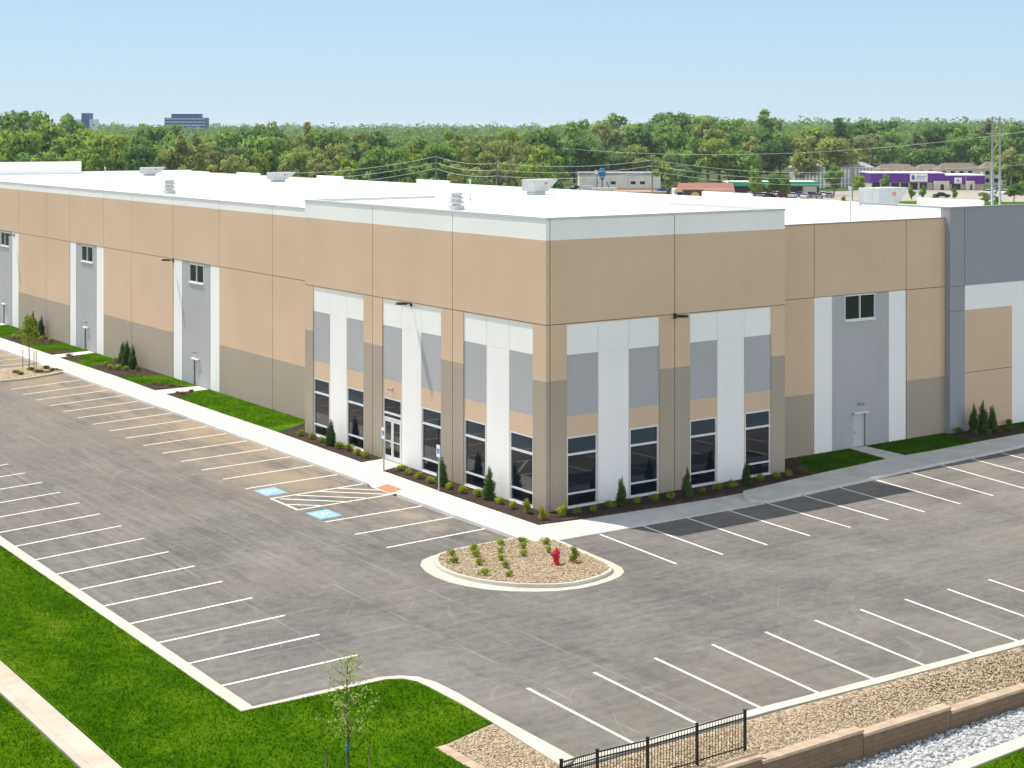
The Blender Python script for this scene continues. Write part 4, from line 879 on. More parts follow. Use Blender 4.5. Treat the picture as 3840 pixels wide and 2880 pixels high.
for grp, pts, s_ in (('on the sunny long facade', [(1.24, 56.8), (1.2, 55.9), (1.1, 54.4)], 1.25), ('behind the staked young tree', [(.5, 77.2), (.9, 76.7), (1.24, 75.8)], 1.35), ('by the slate wall', [(32.6, 1.4), (33.35, 1.3), (34.05, 1.2)], 1.08)):
    for k, (x, y) in enumerate(pts): plant('evergreen_shrub', (x, y, .16), 'cone', 'arb', s_ * (1.0, 1.1, 1.05)[k], '%s of the three columnar evergreens %s' % (('left one', 'middle one', 'right one')[k], grp), 'evergreen', gE)
def young_tree(loc, h, seed, label, mat, spread, nleaf, lsz, low=.25):
    r = random.Random(seed); g = np.random.default_rng(seed)
    o = tag(empty('young_tree', loc), label, 'tree'); t = MB(); top = Vector((r.uniform(-.05, .05), r.uniform(-.05, .05), h))
    t.tube([(0, 0, -.1), Vector((.02, 0, h * .3)), Vector((-.02, .03, h * .65)), top], [.045, .036, .022, .006], 8); tips = []
    for k in range(22):
        f = low + (.95 - low) * (k / 21) ; a = k * 2.4 + r.uniform(-.4, .4); L = spread * (1 - (f - low) / (1.05 - low)) ** .8 * r.uniform(.7, 1.15) + .08
        b0 = Vector((0, 0, h * f)); b1 = b0 + Vector((math.cos(a) * L * .5, math.sin(a) * L * .5, L * .35)); b2 = b0 + Vector((math.cos(a) * L, math.sin(a) * L, L * .85))
        t.tube([b0, b1, b2], [.012, .008, .004], 5); tips += [b0.lerp(b1, .7), b1, b1.lerp(b2, .5), b2]
    tips += [top, top - Vector((0, 0, .15)), top - Vector((0, 0, .35))]
    t.build('trunk', M['bark'], o)
    tp = np.array([list(p) for p in tips]); i = g.integers(0, len(tp), nleaf); P = tp[i] + g.normal(0, .085, (nleaf, 3)); V, Q = cards(g, P, g.normal(0, 1, (nleaf, 3)), lsz, .5, .7)
    link(bpy.data.objects.new('crown', arr_mesh('crown', V, Q, M[mat])), o); return o
yt = young_tree((-22.5, -21.35, .1), 3.35, 5, 'thin young tree with sparse pale leaves on the foreground lawn', 'sapling', .9, 620, .08, .28)
MB().box((-.06, -.05, .72), (.0, .05, .86)).build('tag', M['teal'], yt)
for k, (dx, dy, h_) in enumerate(((-.52, .36, .80), (.48, -.34, .85))):
    tag(MB().tube([(0, 0, -.2), (.02, 0, h_)], .022, 7).build('tree_stake', M['stake'], None, (-22.5 + dx, -21.35 + dy, .1)), ('dark wooden stake left of the foreground young tree', 'thin wooden stake right of the foreground young tree')[k], 'stake', 'stakes beside the foreground tree')
young_tree((-5.5, 58.3, .14), 4.0, 9, 'staked young tree with a green crown on the farther island', 'shrub', .75, 1500, .12, .42)
for k, (dx, dy) in enumerate(((-.3, .5), (.3, -.25), (.35, -.6))):
    tag(MB().tube([(0, 0, -.1), (0, 0, 1.5)], .028, 7).build('tree_stake', M['stake'], None, (-5.5 + dx, 58.3 + dy, .14)), '%s wooden stake of the young tree on the farther island' % ('left', 'middle', 'right')[k], 'stake', 'stakes on the farther island')

# ================================================================== FAR TREES
rt = np.random.default_rng(21)
def crown_mesh(name, rng, kind):
    """crown for a tree 10 m tall"""
    if kind == 'broad': bl = [(rng.normal(0, 1.5), rng.normal(0, 1.5), rng.uniform(4.2, 8.3), *(rng.uniform(1.2, 2.0),) * 2, rng.uniform(1.0, 1.5)) for _ in range(15)]; n, s = 2300, .62
    elif kind == 'oval': bl = [(rng.normal(0, .95), rng.normal(0, .95), 3 + 6.3 * (k / 13), *(rng.uniform(.9, 1.5) * (1.25 - abs(k / 13 - .4)),) * 2, rng.uniform(.9, 1.4)) for k in range(14)]; n, s = 2100, .58
    elif kind == 'loose': bl = [(rng.normal(0, 1.9), rng.normal(0, 1.9), rng.uniform(3.8, 9.0), *(rng.uniform(.6, 1.1),) * 2, rng.uniform(.5, .9)) for _ in range(24)]; n, s = 1500, .50
    elif kind == 'bush': bl = [(rng.normal(0, 1.8), rng.normal(0, 1.8), rng.uniform(1.0, 6.5), *(rng.uniform(1.2, 2.0),) * 2, rng.uniform(1.1, 1.8)) for _ in range(16)]; n, s = 2300, .62
    P, N = blob_points(rng, bl, n, .5); N[:, 2] += .25; V, Q = cards(rng, P, N, s, .75, .75)
    return arr_mesh(name, V, Q, LEAF['mid green'], soft(N + rng.normal(0, .35, N.shape)))
def trunk_mesh(seed, bare):
    r = random.Random(seed); b = MB(); b.tube([(0, 0, -.6), (.1, .05, 2.5), (-.1, .1, 5.5), (.1, 0, 8.6)], [.26, .2, .13, .03], 7)
    for k in range(11 if bare else 7):
        z = 2.2 + k * (.55 if bare else .7); a = k * 2.4 + r.uniform(0, 1); L = r.uniform(1.6, 2.8) * (1 - z / 13)
        p = [Vector((0, 0, z)), Vector((math.cos(a) * L * .55, math.sin(a) * L * .55, z + L * .6)), Vector((math.cos(a) * L, math.sin(a) * L, z + L * 1.35))]; b.tube(p, [.10, .065, .02], 5)
        if bare: b.tube([p[1], p[1] + Vector((math.cos(a + .9) * L * .5, math.sin(a + .9) * L * .5, L * .6))], [.045, .015], 4); b.tube([p[1], p[1] + Vector((math.cos(a - .9) * L * .5, math.sin(a - .9) * L * .5, L * .7))], [.045, .015], 4)
    return b.mesh('trunk', M['bark'])
CROWN = {k: [crown_mesh('crown_' + k, rt, k) for _ in range(3)] for k in ('broad', 'oval', 'loose', 'bush')}
TRUNK = {False: [trunk_mesh(k, False) for k in range(3)], True: [trunk_mesh(9 + k, True) for k in range(2)]}
def tree(p, h, kind, leaf, label, group, name='tree', width=1., bark='bark'):
    o = tag(empty(name, p, rnd.uniform(0, 6.28)), label, 'tree', group); k = h / 10; o.scale = (k * width, k * width, k)
    t_ = link(bpy.data.objects.new('trunk', rnd.choice(TRUNK[kind == 'loose'])), o); t_.material_slots[0].link = 'OBJECT'; t_.material_slots[0].material = M[bark]
    c_ = link(bpy.data.objects.new('crown', rnd.choice(CROWN[kind])), o); c_.material_slots[0].link = 'OBJECT'; c_.material_slots[0].material = LEAF[leaf]; return o
KINDS = ['lime green', 'mid green', 'dark green', 'olive tan', 'grey green']
def zone(u):
    for lim, s in ((320, 'above the left white parapet'), (640, 'left of the office block'), (900, 'below the office block'), (1300, 'right of the office block'), (1750, 'behind the first utility pole'), (2150, 'behind the second utility pole'), (2500, 'above the pale low building'), (2900, 'by the red roof'), (3250, 'behind the striped building'), (3650, 'above the purple shop row')):
        if u < lim: return s
    return 'by the steel pylon'
def pick(ws): return rnd.choices(KINDS, ws)[0]
BELT = []
def belt(rows, ws, grp, u0, u1, wf=1.):
    for ri, (D, h, sp, lay) in enumerate(rows):
        n = int((u1 - u0) / F * D / sp)
        for k in range(n):
            u = u0 + (u1 - u0) * (k + rnd.uniform(.1, .9)) / n; d = D + rnd.uniform(-22, 22); p = away(u, d); p.z = terrain_z(p.x, p.y) - .2
            if 2960 < u < 3790 and d < 605 or 2060 < u < 2500 and d < 545: continue
            wv = list(ws)
            kd = pick(wv); hh = h(u) * rnd.uniform(.85, 1.14)
            kind = rnd.choice(['broad', 'broad', 'oval', 'bush']) if kd in ('mid green', 'dark green') else (rnd.choice(['oval', 'loose', 'broad']) if kd == 'lime green' else rnd.choice(['loose', 'loose', 'oval']))
            if lay == 'in front' and rnd.random() < .5: kind = 'bush'
            o = tree(p, hh, kind, kd, '%s %s %s%s tree %s' % (kd, 'bushy' if kind == 'bush' else ('sparse' if kind == 'loose' else 'full'), 'hillside ' if wf > 1 else '', {'in front': 'front row', 'mid': 'mid row', 'back': 'back row'}[lay], zone(u)), grp, width=wf * rnd.uniform(.85, 1.15))
            BELT.append((u, o))
def tent(u, pts):
    for (a, x), (b, y) in zip(pts, pts[1:]):
        if u <= b: return x + (y - x) * max(0, (u - a)) / (b - a)
    return pts[-1][1]
# skyline heights along the view (bearing, metres)
sky_l = lambda u: tent(u, [(-200, 23), (150, 25.5), (280, 24.5), (450, 21), (1000, 19.8), (1300, 18), (1700, 17.5), (2000, 19.5), (2200, 22)])
G1 = 'trees of the wooded belt behind the warehouse'
belt([(305, lambda u: 9.5, 7.0, 'in front'), (345, lambda u: 12.0, 7.2, 'in front'), (395, lambda u: sky_l(u) * .74, 7.6, 'mid'), (450, lambda u: sky_l(u) * .88, 8.2, 'mid'), (515, lambda u: sky_l(u) * .97, 8.6, 'back'), (575, lambda u: sky_l(u), 9.0, 'back')], (4.6, 6, 3.4, 2.4, 1.8), G1, -120, 2180)
sky_r = lambda u: tent(u, [(1900, 17), (2200, 21), (2600, 23.2), (3000, 22), (3250, 18), (3400, 18.5), (3600, 20.5), (4100, 22.5)])
belt([(545, lambda u: sky_r(u) * .78, 9.5, 'in front'), (600, lambda u: sky_r(u) * .9, 11.0, 'mid'), (655, lambda u: sky_r(u), 12.5, 'mid'), (720, lambda u: sky_r(u) * 1.04, 13.5, 'back')], (2.2, 6, 6.5, 1.4, .6), 'trees of the wooded hill on the right', 2120, 4000, 1.22)
same = {}
for u, o in sorted(BELT, key=lambda b: b[0]): same.setdefault(o['label'], []).append(o)
for l_, os_ in same.items():
    if len(os_) > 1:
        for k, o in enumerate(os_): o['label'] = l_ + ', ' + ('%s from left' % ORD[k] if k < len(ORD) else 'number %d from left' % (k + 1))
for u, D, h_, l_ in ((3010, 520, 17, 'tall olive tan sycamore with a pale trunk left of the striped building'), (3130, 530, 17.5, 'broad olive tan tree behind the striped building'), (2830, 560, 16, 'olive tan tree rising behind the green awning'), (3790, 520, 13, 'olive tan tree right of the steel pylon')):
    p = away(u, D); tree(p, h_, 'broad' if 'broad' in l_ else 'oval', 'olive tan', l_, 'olive trees by the shops', width=1.15, bark='bark_pale')
for u, vb, h_, kd, kind, l_ in ((2508, 726, 9.0, 'lime green', 'oval', 'lime green tree beside the utility pole, right of the pale building'), (2570, 720, 8, 'mid green', 'broad', 'green tree behind the brick-red roofed building'), (2832, 748, 8.4, 'lime green', 'oval', 'lime green tree in front of the green awning, left one'), (2905, 746, 7.6, 'mid green', 'broad', 'green tree between two lime trees at the green awning'), (2950, 748, 6.8, 'lime green', 'oval', 'lime green tree in front of the green awning, right one'), (3128, 734, 9.2, 'mid green', 'oval', 'tallest green street tree, in front of the striped building'), (3224, 728, 5.8, 'lime green', 'broad', 'bright lime tree at the left end of the purple shop row'), (3323, 722, 5.6, 'mid green', 'oval', 'green tree in front of the purple fascia'),
                              (3419, 752, 3.9, 'mid green', 'oval', 'small tree before the purple shop row, under the white sign'), (3461, 750, 3.9, 'mid green', 'oval', 'slim small tree right of the white sign'), (3503, 754, 1.8, 'lime green', 'bush', 'low bush left of the dark car'), (3581, 753, 3.8, 'mid green', 'oval', 'small tree before the cream door canopy'), (3690, 757, 3.3, 'lime green', 'bush', 'bush left of the steel pylon'), (3735, 760, 2.6, 'mid green', 'bush', 'bush between the pylon legs'), (3802, 764, 5.6, 'mid green', 'broad', 'leafy bush right of the steel pylon'), (3850, 760, 6.0, 'lime green', 'broad', 'leafy bush at the right photo edge'), (3165, 756, 2.0, 'lime green', 'bush', 'low bush left of the metal roof hood')):
    D = F * (CAM.z - GZ) / (vb - HORIZ); tree(away(u, D), h_, kind, kd, l_, 'street trees by the shops', width=1.0)
# the woods far beyond: one mass
bl_pts = []
def crown_tpl(rng):
    bl = [(rng.normal(0, .28), rng.normal(0, .28), rng.uniform(.35, .8), *(rng.uniform(.22, .36),) * 2, rng.uniform(.18, .3)) for _ in range(7)]
    return blob_points(rng, bl, 190, .80)
VV, QQ, NN, off = [], [], [], 0; TP = [crown_tpl(rt) for _ in range(5)]
for k in range(4700):
    near = k < 1100 or k >= 3000
    D = rnd.uniform(600, 1000) if near else 1000 + 1500 * rnd.random(); u = rnd.uniform(-200, 4050)
    if k >= 4000: D = 1000 + 1500 * rnd.random(); u = rnd.choice((rnd.uniform(-2400, -200), rnd.uniform(4050, 6200)))          # the woods go on beyond the frame
    elif k >= 3000: D = rnd.uniform(330, 1000); u = rnd.choice((rnd.uniform(-2200, -190), rnd.uniform(4080, 6000)))
    near = near and k < 4000; p = away(u, D); z = terrain_z(p.x, p.y)
    if k < 3000 and near and (u < 2150 and D < 640 or u > 2150 and D < 745): continue
    h_ = rnd.uniform(11, 18); wd = h_ * rnd.uniform(.7, 1.0)
    if not near: h_ *= rnd.uniform(.8, 1.35); wd *= 1.5
    Pn, Nn = TP[k % 5]; a = rnd.uniform(0, 6.28); c_, s_ = math.cos(a), math.sin(a)
    P = np.stack([(Pn[:, 0] * c_ - Pn[:, 1] * s_) * wd, (Pn[:, 0] * s_ + Pn[:, 1] * c_) * wd, Pn[:, 2] * h_], 1) + np.array([p.x, p.y, z - 1.0])
    V, Q = cards(rt, P, Nn + np.array([0, 0, .3]), 1.35 if near else 2.6, .6, .85); VV.append(V); QQ.append(Q + off); NN.append(soft(Nn)); off += len(V)
FW = leafm('far_woods_leaf', (.080, .165, .032), (.20, .31, .064), .045, .35)
tag(link(bpy.data.objects.new('woods', arr_mesh('woods', np.concatenate(VV), np.concatenate(QQ), FW, np.concatenate(NN)))), kind='stuff')

# ================================================================== FAR BUILDINGS, CARS, POLES
def mat(name, c, **k): M[name] = plain(name, c, **k); return M[name]
for nm, c in (('purple', (.13, .025, .27)), ('cream', (.58, .52, .40)), ('shop_dark', (.03, .03, .035)), ('pale_wall', (.78, .73, .66)), ('far_roof', (.19, .145, .12)), ('far_roof_grey', (.36, .36, .37)), ('awning', (.03, .36, .19)), ('brick_red', (.33, .15, .10)), ('brown_wall', (.06, .035, .03)), ('tank_blue', (.012, .14, .33)), ('far_white', (.80, .78, .75)), ('strip_grey', (.42, .39, .38)), ('office_dark', (.015, .055, .17)), ('office_band', (.28, .36, .46)), ('office_pale', (.50, .56, .60)), ('paved', (.36, .32, .27)), ('clay', (.40, .23, .13)), ('red_car', (.30, .02, .02)), ('white_car', (.72, .72, .72)), ('grey_car', (.22, .23, .25)), ('blue_car', (.03, .12, .30)), ('black_car', (.02, .02, .025)), ('yellow_ins', (.52, .42, .10)), ('steel', (.46, .50, .55)), ('pole_wood', (.30, .27, .24))): mat(nm, c, var=.06, sc=.5)
def site(u, D, name, label, cat, z=GZ, group=None):
    return tag(empty(name, away(u, D, z), -YAW), label, cat, group)   # faces the lot: local +x to the right, -y towards it
m_ = lambda du, D: du / F * D
D = 505; o = site(3477, D, 'shop_row', 'long low shop row with a purple fascia and dark shopfronts', 'shop building'); hw = m_(213, D)
MB().box((-hw + .1, 0, 0), (hw - .1, 16, 4.5)).build('wall', M['cream'], o)
fa = MB(); fa.box((-hw - .1, -.6, 2.35), (-hw + 6.3, 15, 5.25)); fa.box((-hw + 6.31, -.4, 2.45), (hw - 12.5, -.02, 5.3)); fa.box((hw - 12.4, -.5, 2.0), (hw + .1, 15, 4.55)); fa.build('fascia', M['purple'], o)
rfm = MB(); rfm.box((-hw - .2, -.7, 5.31), (hw - 12.45, 16, 5.6)); rfm.box((hw - 12.4, -.6, 4.57), (hw + .2, 16, 4.85)); rfm.build('roof', M['far_white'], o)
for k in range(6):
    x = -hw + .6 + k * 3.0
    if x < hw - 14: MB().box((x, -.06, .2), (x + 2.4, -.02, 2.3)).build('shopfront', M['shop_dark'], o)
for k in range(3): MB().box((hw - 14.5 + k * 4.3, -.08, .2), (hw - 11.8 + k * 4.3, -.02, 1.95)).build('shopfront', M['shop_dark'], o)
for k in range(6): MB().box((-hw + .1 + k * 3.0, -.5, 0), (-hw + .45 + k * 3.0, -.1, 2.33)).build('column', M['cream'], o)
s_ = MB(); x0 = -hw + m_(165, D) - 1.6; s_.box((x0, -.75, 2.7), (x0 + 5.6, -.62, 5.25), 0)
s_.quad([(x0 + 1.0 + .55 * math.cos(a * .524), -.76, 4.0 + .8 * math.sin(a * .524)) for a in range(12)], 1, (0, -1, 0)); s_.box((x0 + 2.1, -.77, 4.1), (x0 + 5.1, -.752, 4.45), 2); s_.box((x0 + 2.1, -.77, 3.5), (x0 + 4.5, -.752, 3.75), 2)
s_.build('sign_board', [M['far_white'], M['sign_blue'], M['office_band']], o)
s2 = MB(); s2.box((hw - 9.6, -.7, 2.1), (hw - 7.2, -.55, 4.0), 0); s2.box((hw - 8.7, -.72, 2.7), (hw - 8.1, -.705, 3.3), 1); s2.build('sign_board', [M['far_white'], M['awning']], o)
for x, w_ in ((x0 + 7.4, 4.6), (hw - 6.0, 2.4)):
    cpy = MB(); cpy.box((x, -2.6, 0), (x + w_, -.62, 2.9), 0); cpy.box((x + w_ * .38, -2.63, 0), (x + w_ * .62, -2.605, 1.9), 1); cpy.build('entrance_porch', [M['cream'], M['shop_dark']], o)
def house(u, D, w_, h_, rh, label, z=GZ, grp='tan houses behind the shops', wallm='pale_wall'):
    o = site(u, D, 'house', label, 'house', z, grp); MB().box((-w_ / 2, 0, 0), (w_ / 2, 9, h_)).build('wall', M[wallm], o)
    r = MB(); a, b, c, d = (-w_ / 2 - .4, -.5, h_), (w_ / 2 + .4, -.5, h_), (w_ / 2 + .4, 9.5, h_), (-w_ / 2 - .4, 9.5, h_); e, f_ = (-w_ / 2 + 2.5, 4.5, h_ + rh), (w_ / 2 - 2.5, 4.5, h_ + rh)
    r.quad([a, b, f_, e], 0, (0, -1, 1)); r.quad([c, d, e, f_], 0, (0, 1, 1)); r.quad([b, c, f_], 0, (1, 0, 1)); r.quad([d, a, e], 0, (-1, 0, 1)); r.quad([a, d, c, b], 0, (0, 0, -1)); r.build('roof', M['far_roof'], o)
    for k in range(int(w_ / 3)):
        for zz in ((1.0, 2.4), (3.7, 5.0)):
            if zz[1] < h_: MB().box((-w_ / 2 + .8 + k * 3, -.05, zz[0]), (-w_ / 2 + 2.2 + k * 3, -.01, zz[1])).build('window', M['shop_dark'], o)
    return o
house(3205, 545, 10.5, 5.4, 1.9, 'tan house with a brown roof right of the tall street tree'); house(3370, 550, 14, 5.2, 2.0, 'tan house with a brown roof behind the left of the purple fascia'); house(3490, 555, 9, 5.2, 1.9, 'tan house with a brown roof behind the white sign'); house(3600, 545, 14, 5.4, 2.3, 'largest tan house with a brown roof behind the right of the purple fascia'); house(3730, 548, 8, 5.6, 2.5, 'pale house with a gable behind the steel pylon')
def striped(u, D, w_, h_, label):
    o = site(u, D, 'striped_building', label, 'building', group='pale buildings with upright stripes'); MB().box((-w_ / 2, 0, 0), (w_ / 2, 10, h_)).build('wall', M['strip_grey'], o); n = int(w_ / 1.15); p = MB()
    for k in range(n + 1): x = -w_ / 2 + k * w_ / n; p.box((x - .25, -.35, 0), (x + .25, -.01, h_))
    p.build('pilasters', M['far_white'], o); r = MB(); r.prism([(-w_ / 2 - .5, -.6), (w_ / 2 + .5, -.6), (w_ / 2 + .5, 10.4), (-w_ / 2 - .5, 10.4)], h_, h_ + .4)
    r.quad([(-w_ / 2 - .5, -.6, h_ + .4), (w_ / 2 + .5, -.6, h_ + .4), (w_ / 2 - 2.5, 5, h_ + 2.1), (-w_ / 2 + 2.5, 5, h_ + 2.1)], 0, (0, -1, 1)); r.quad([(-w_ / 2 - .5, 10.4, h_ + .4), (w_ / 2 + .5, 10.4, h_ + .4), (w_ / 2 - 2.5, 5, h_ + 2.1), (-w_ / 2 + 2.5, 5, h_ + 2.1)], 0, (0, 1, 1))
    for s in (-1, 1): r.quad([(s * (w_ / 2 + .5), -.6, h_ + .4), (s * (w_ / 2 + .5), 10.4, h_ + .4), (s * (w_ / 2 - 2.5), 5, h_ + 2.1)], 0, (s, 0, 1))
    r.build('roof', M['far_roof_grey'], o)
striped(3035, 520, 9.6, 6.4, 'pale striped building with a low grey roof behind the green awning'); striped(3215, 526, 10.5, 6.3, 'pale striped building right of the tall street tree')
D = 475; o = site(2900, D, 'awning_store', 'low dark store with a long green awning and cars in front', 'shop building'); hw = m_(170, D)
MB().box((-hw, 0, 0), (hw, 12, 3.2)).build('wall', M['brown_wall'], o); MB().box((-hw, -2.0, 2.35), (hw, -.02, 3.7)).build('awning', M['awning'], o); MB().box((-hw, .02, 3.22), (hw, 12, 3.6)).build('roof', M['far_white'], o)
MB().box((hw - 5.0, -2.2, 0), (hw - 1.0, -.05, 2.3)).build('glass_front', M['strip_grey'], o)
D = 452; o = site(2640, D, 'low_building', 'long low building with a faded brick-red sloping roof', 'building'); hw = m_(115, D)
MB().box((-hw + .4, .3, 0), (hw - .4, 9, 2.4)).build('wall', M['far_white'], o); r = MB(); r.quad([(-hw, -1.4, 1.5), (hw, -1.4, 1.5), (hw, 4, 3.9), (-hw + 2, 4, 3.9)], 0, (0, -1, 1)); r.quad([(-hw + 2, 4, 3.9), (hw, 4, 3.9), (hw, 9.4, 2.3), (-hw, 9.4, 2.3)], 0, (0, 1, 1)); r.build('roof', M['brick_red'], o)
for k in range(5): MB().box((-hw + 1.2 + k * 3, .24, .5), (-hw + 2.8 + k * 3, .29, 1.6)).build('window', M['shop_dark'], o)
D = 436; o = site(2600, D, 'dark_shed', 'small dark brown shed with a round yellow sign, by the roof edge', 'shed'); MB().box((-2.6, 0, 0), (2.6, 4, 2.6)).build('wall', M['brown_wall'], o); MB().box((-2.8, -.2, 2.6), (2.8, 4.2, 2.85)).build('roof', M['brick_red'], o)
MB().quad([(.5 + 1.1 * math.cos(a * .35), -.04, 1.35 + .8 * math.sin(a * .35)) for a in range(18)], 0, (0, -1, 0)).build('round_sign', M['yellow_ins'], o)
D = 520; o = site(2325, D, 'pale_building', 'low pale building with a grey flat roof beside the blue tank', 'building'); hw = m_(152, D)
MB().box((-hw, 0, 0), (hw, 14, 4.3)).build('wall', M['pale_wall'], o); MB().box((-hw - .2, -.3, 4.3), (hw + .2, 14.2, 5.1)).build('roof', M['far_roof_grey'], o)
for x in (-3, 3.5, 6.5): MB().box((x, -.06, 1.3), (x + 1.6, -.02, 2.3)).build('window', M['shop_dark'], o)
MB().box((-hw + 1, -.06, 0), (-hw + 3.8, -.02, 2.8)).build('door', M['far_white'], o)
D = 493; o = site(2258, D, 'teardrop_tank', 'bright blue teardrop-shaped tank on a frame beside the pale building', 'tank'); b = MB(); b.lathe([(.12, 3.2), (.35, 3.6), (.75, 4.4), (1.05, 5.2), (1.15, 5.9), (1.02, 6.6), (.65, 7.15), (.02, 7.4)], seg=18); b.build('tank', M['tank_blue'], o)
b = MB(); b.tube([(0, 0, 0), (0, 0, 3.3)], .14, 8)
for s in (-1, 1): b.tube([(s * 1.9, 0, 0), (s * 1.5, 0, 3.0), (s * 1.7, 0, 6.2)] if s < 0 else [(s * 2.6, 0, 0), (s * 1.9, 0, 1.8), (s * 1.5, 0, 3.0)], .14, 6)
b.build('frame', M['bronze'], o); MB().box((-2.3, -.15, 5.3), (-1.5, .15, 6.6)).build('side_panel', M['far_white'], o)
tag(MB().box((-m_(45, 488), 0, 0), (m_(45, 488), 2.5, 1.3)).build('low_wall', M['pale_wall'], None, away(2268, 488), -YAW), 'low pale wall under the blue teardrop tank', 'wall')
structure('ground', MB().prism([tuple(away(2300, 470, 0))[:2], tuple(away(2500, 468, 0))[:2], tuple(away(2500, 486, 0))[:2], tuple(away(2300, 486, 0))[:2]], GZ - .2, GZ + .8), M['clay'])
structure('road', MB().prism([tuple(away(u, d, 0))[:2] for u, d in ((2480, 405), (3950, 400), (3950, 500), (3250, 502), (2480, 440))], GZ - .3, GZ + .10), M['paved'])
structure('lawn', MB().prism([tuple(away(u, d, 0))[:2] for u, d in ((3080, 412), (3950, 396), (3950, 418), (3080, 428))], GZ - .2, GZ + .16), M['lawn'])
# office blocks on the horizon
D = 1500; o = site(692, D, 'office_block', 'wide dark blue banded office block on the horizon', 'office building', 17.2); hw = m_(75, D)
MB().box((-hw, 0, -20), (hw, 22, 12)).build('wall', M['office_dark'], o)
for k in range(4): MB().box((-hw - .3, -.4, 1.2 + k * 3.0), (hw + .3, -.02, 2.5 + k * 3.0)).build('band', M['office_band'], o)
MB().box((-hw * .68, 2, 12.02), (hw * .72, 18, 15.6)).build('roof_storey', M['office_dark'], o)
D = 1550; o = site(308, D, 'office_block', 'pale low office block with a dark tower, far left on the horizon', 'office building', 15.5); hw = m_(47, D)
MB().box((-hw, 0, -20), (hw, 16, 12.5)).build('wall', M['office_pale'], o); MB().box((-.5, -1, -18), (7, 14, 18.5)).build('tower', M['office_dark'], o)
mast = tag(empty('radio_mast', away(172, 1700, 20)), 'thin radio mast above the trees at the far left', 'mast'); MB().tube([(0, 0, 0), (0, 0, 24)], [.35, .15], 5).build('mast', M['far_white'], mast)

def car(u, D, m, label, kind='car', rz=None, grp='cars parked before the green awning', z=GZ + .1):
    o = tag(empty('parked_' + kind, away(u, D, z), (-YAW + (rnd.choice((1.2, 1.9)) if rz is None else rz))), label, kind, grp); b = MB()
    if kind == 'van': o.scale = (.85, .85, .75)
    L, Wd = (4.5, 1.8) if kind == 'car' else (5.6, 2.1)
    side = [(-.5 * L, .32), (-.5 * L, .85), (-.44 * L, .95), (-.22 * L, .98), (.24 * L, .98), (.46 * L, .82), (.5 * L, .6), (.5 * L, .32)] if kind == 'car' else [(-.5 * L, .35), (-.5 * L, 2.15), (-.47 * L, 2.25), (.22 * L, 2.25), (.33 * L, 1.35), (.47 * L, 1.1), (.5 * L, .9), (.5 * L, .35)]
    def extr(pr, w_, mi):
        for s in (-1, 1): b.quad([(x, s * w_ / 2, q) for x, q in pr], mi, (0, s, 0))
        cx, cz = sum(p[0] for p in pr) / len(pr), sum(p[1] for p in pr) / len(pr)
        for (xa, za), (xb, zb) in zip(pr, pr[1:] + pr[:1]): b.quad([(xa, -w_ / 2, za), (xb, -w_ / 2, zb), (xb, w_ / 2, zb), (xa, w_ / 2, za)], mi, ((xa + xb) / 2 - cx, 0, (za + zb) / 2 - cz))
    extr(side, Wd, 0)
    if kind == 'car': extr([(-.40 * L, .97), (-.28 * L, 1.42), (.06 * L, 1.42), (.24 * L, .97)], Wd * .86, 1); extr([(-.27 * L, 1.425), (-.24 * L, 1.46), (.03 * L, 1.46), (.055 * L, 1.425)], Wd * .84, 0)
    else: b.box((.235 * L, -Wd * .42, 1.42), (.335 * L, Wd * .42, 2.0), 1)
    b.build('body', [m, M['glass']], o)
    wm = bpy.data.meshes.get('car_wheel')
    if wm is None: wm = MB().tube([(0, -.11, 0), (0, .11, 0)], .33, 12).mesh('car_wheel', M['tyre'])
    for sx in (-.31, .31):
        for sy in (-.46, .46): w_ = link(bpy.data.objects.new('wheel', wm), o); w_.location = (sx * L, sy * Wd, .33)
CC = [('white', 'white_car'), ('grey', 'grey_car'), ('white', 'white_car'), ('black', 'black_car'), ('white', 'white_car'), ('red', 'red_car'), ('grey', 'grey_car'), ('white', 'white_car'), ('blue', 'blue_car'), ('white', 'white_car'), ('black', 'black_car'), ('grey', 'grey_car'), ('white', 'white_car'), ('grey', 'grey_car')]
for k, (cn, cm) in enumerate(CC): car(2812 + k * 23 + rnd.uniform(-4, 4), 452 + rnd.uniform(-4, 4) - (k % 2) * 8, M[cm], '%s car in the row below the green awning, %s from the left' % (cn, ORD[k]))
car(2192, 496, M['white_car'], 'white van with dark windows left of the blue tank', 'van', 2.9, None, GZ); car(2165, 503, M['black_car'], 'black car half behind the white van', 'car', .3, None, GZ)
car(2485, 478, M['blue_car'], 'blue car by the dark shed, left one', 'car', .5, None); car(2522, 481, M['grey_car'], 'grey car by the dark shed, right one', 'car', 2.6, None)
car(3532, 448, M['black_car'], 'dark car alone on the pale road before the shop row', 'car', .05, None)
for k, u in enumerate((3700, 3722, 3745, 3768, 3790)): car(u, 470 + (k % 3) * 8, M['white_car' if k != 2 else 'grey_car'], '%s car parked behind the steel pylon, %s from the left' % ('white' if k != 2 else 'grey', ORD[k]), grp='cars parked behind the pylon')
WIRE = mat('wire', (.62, .62, .58))
POLES = []
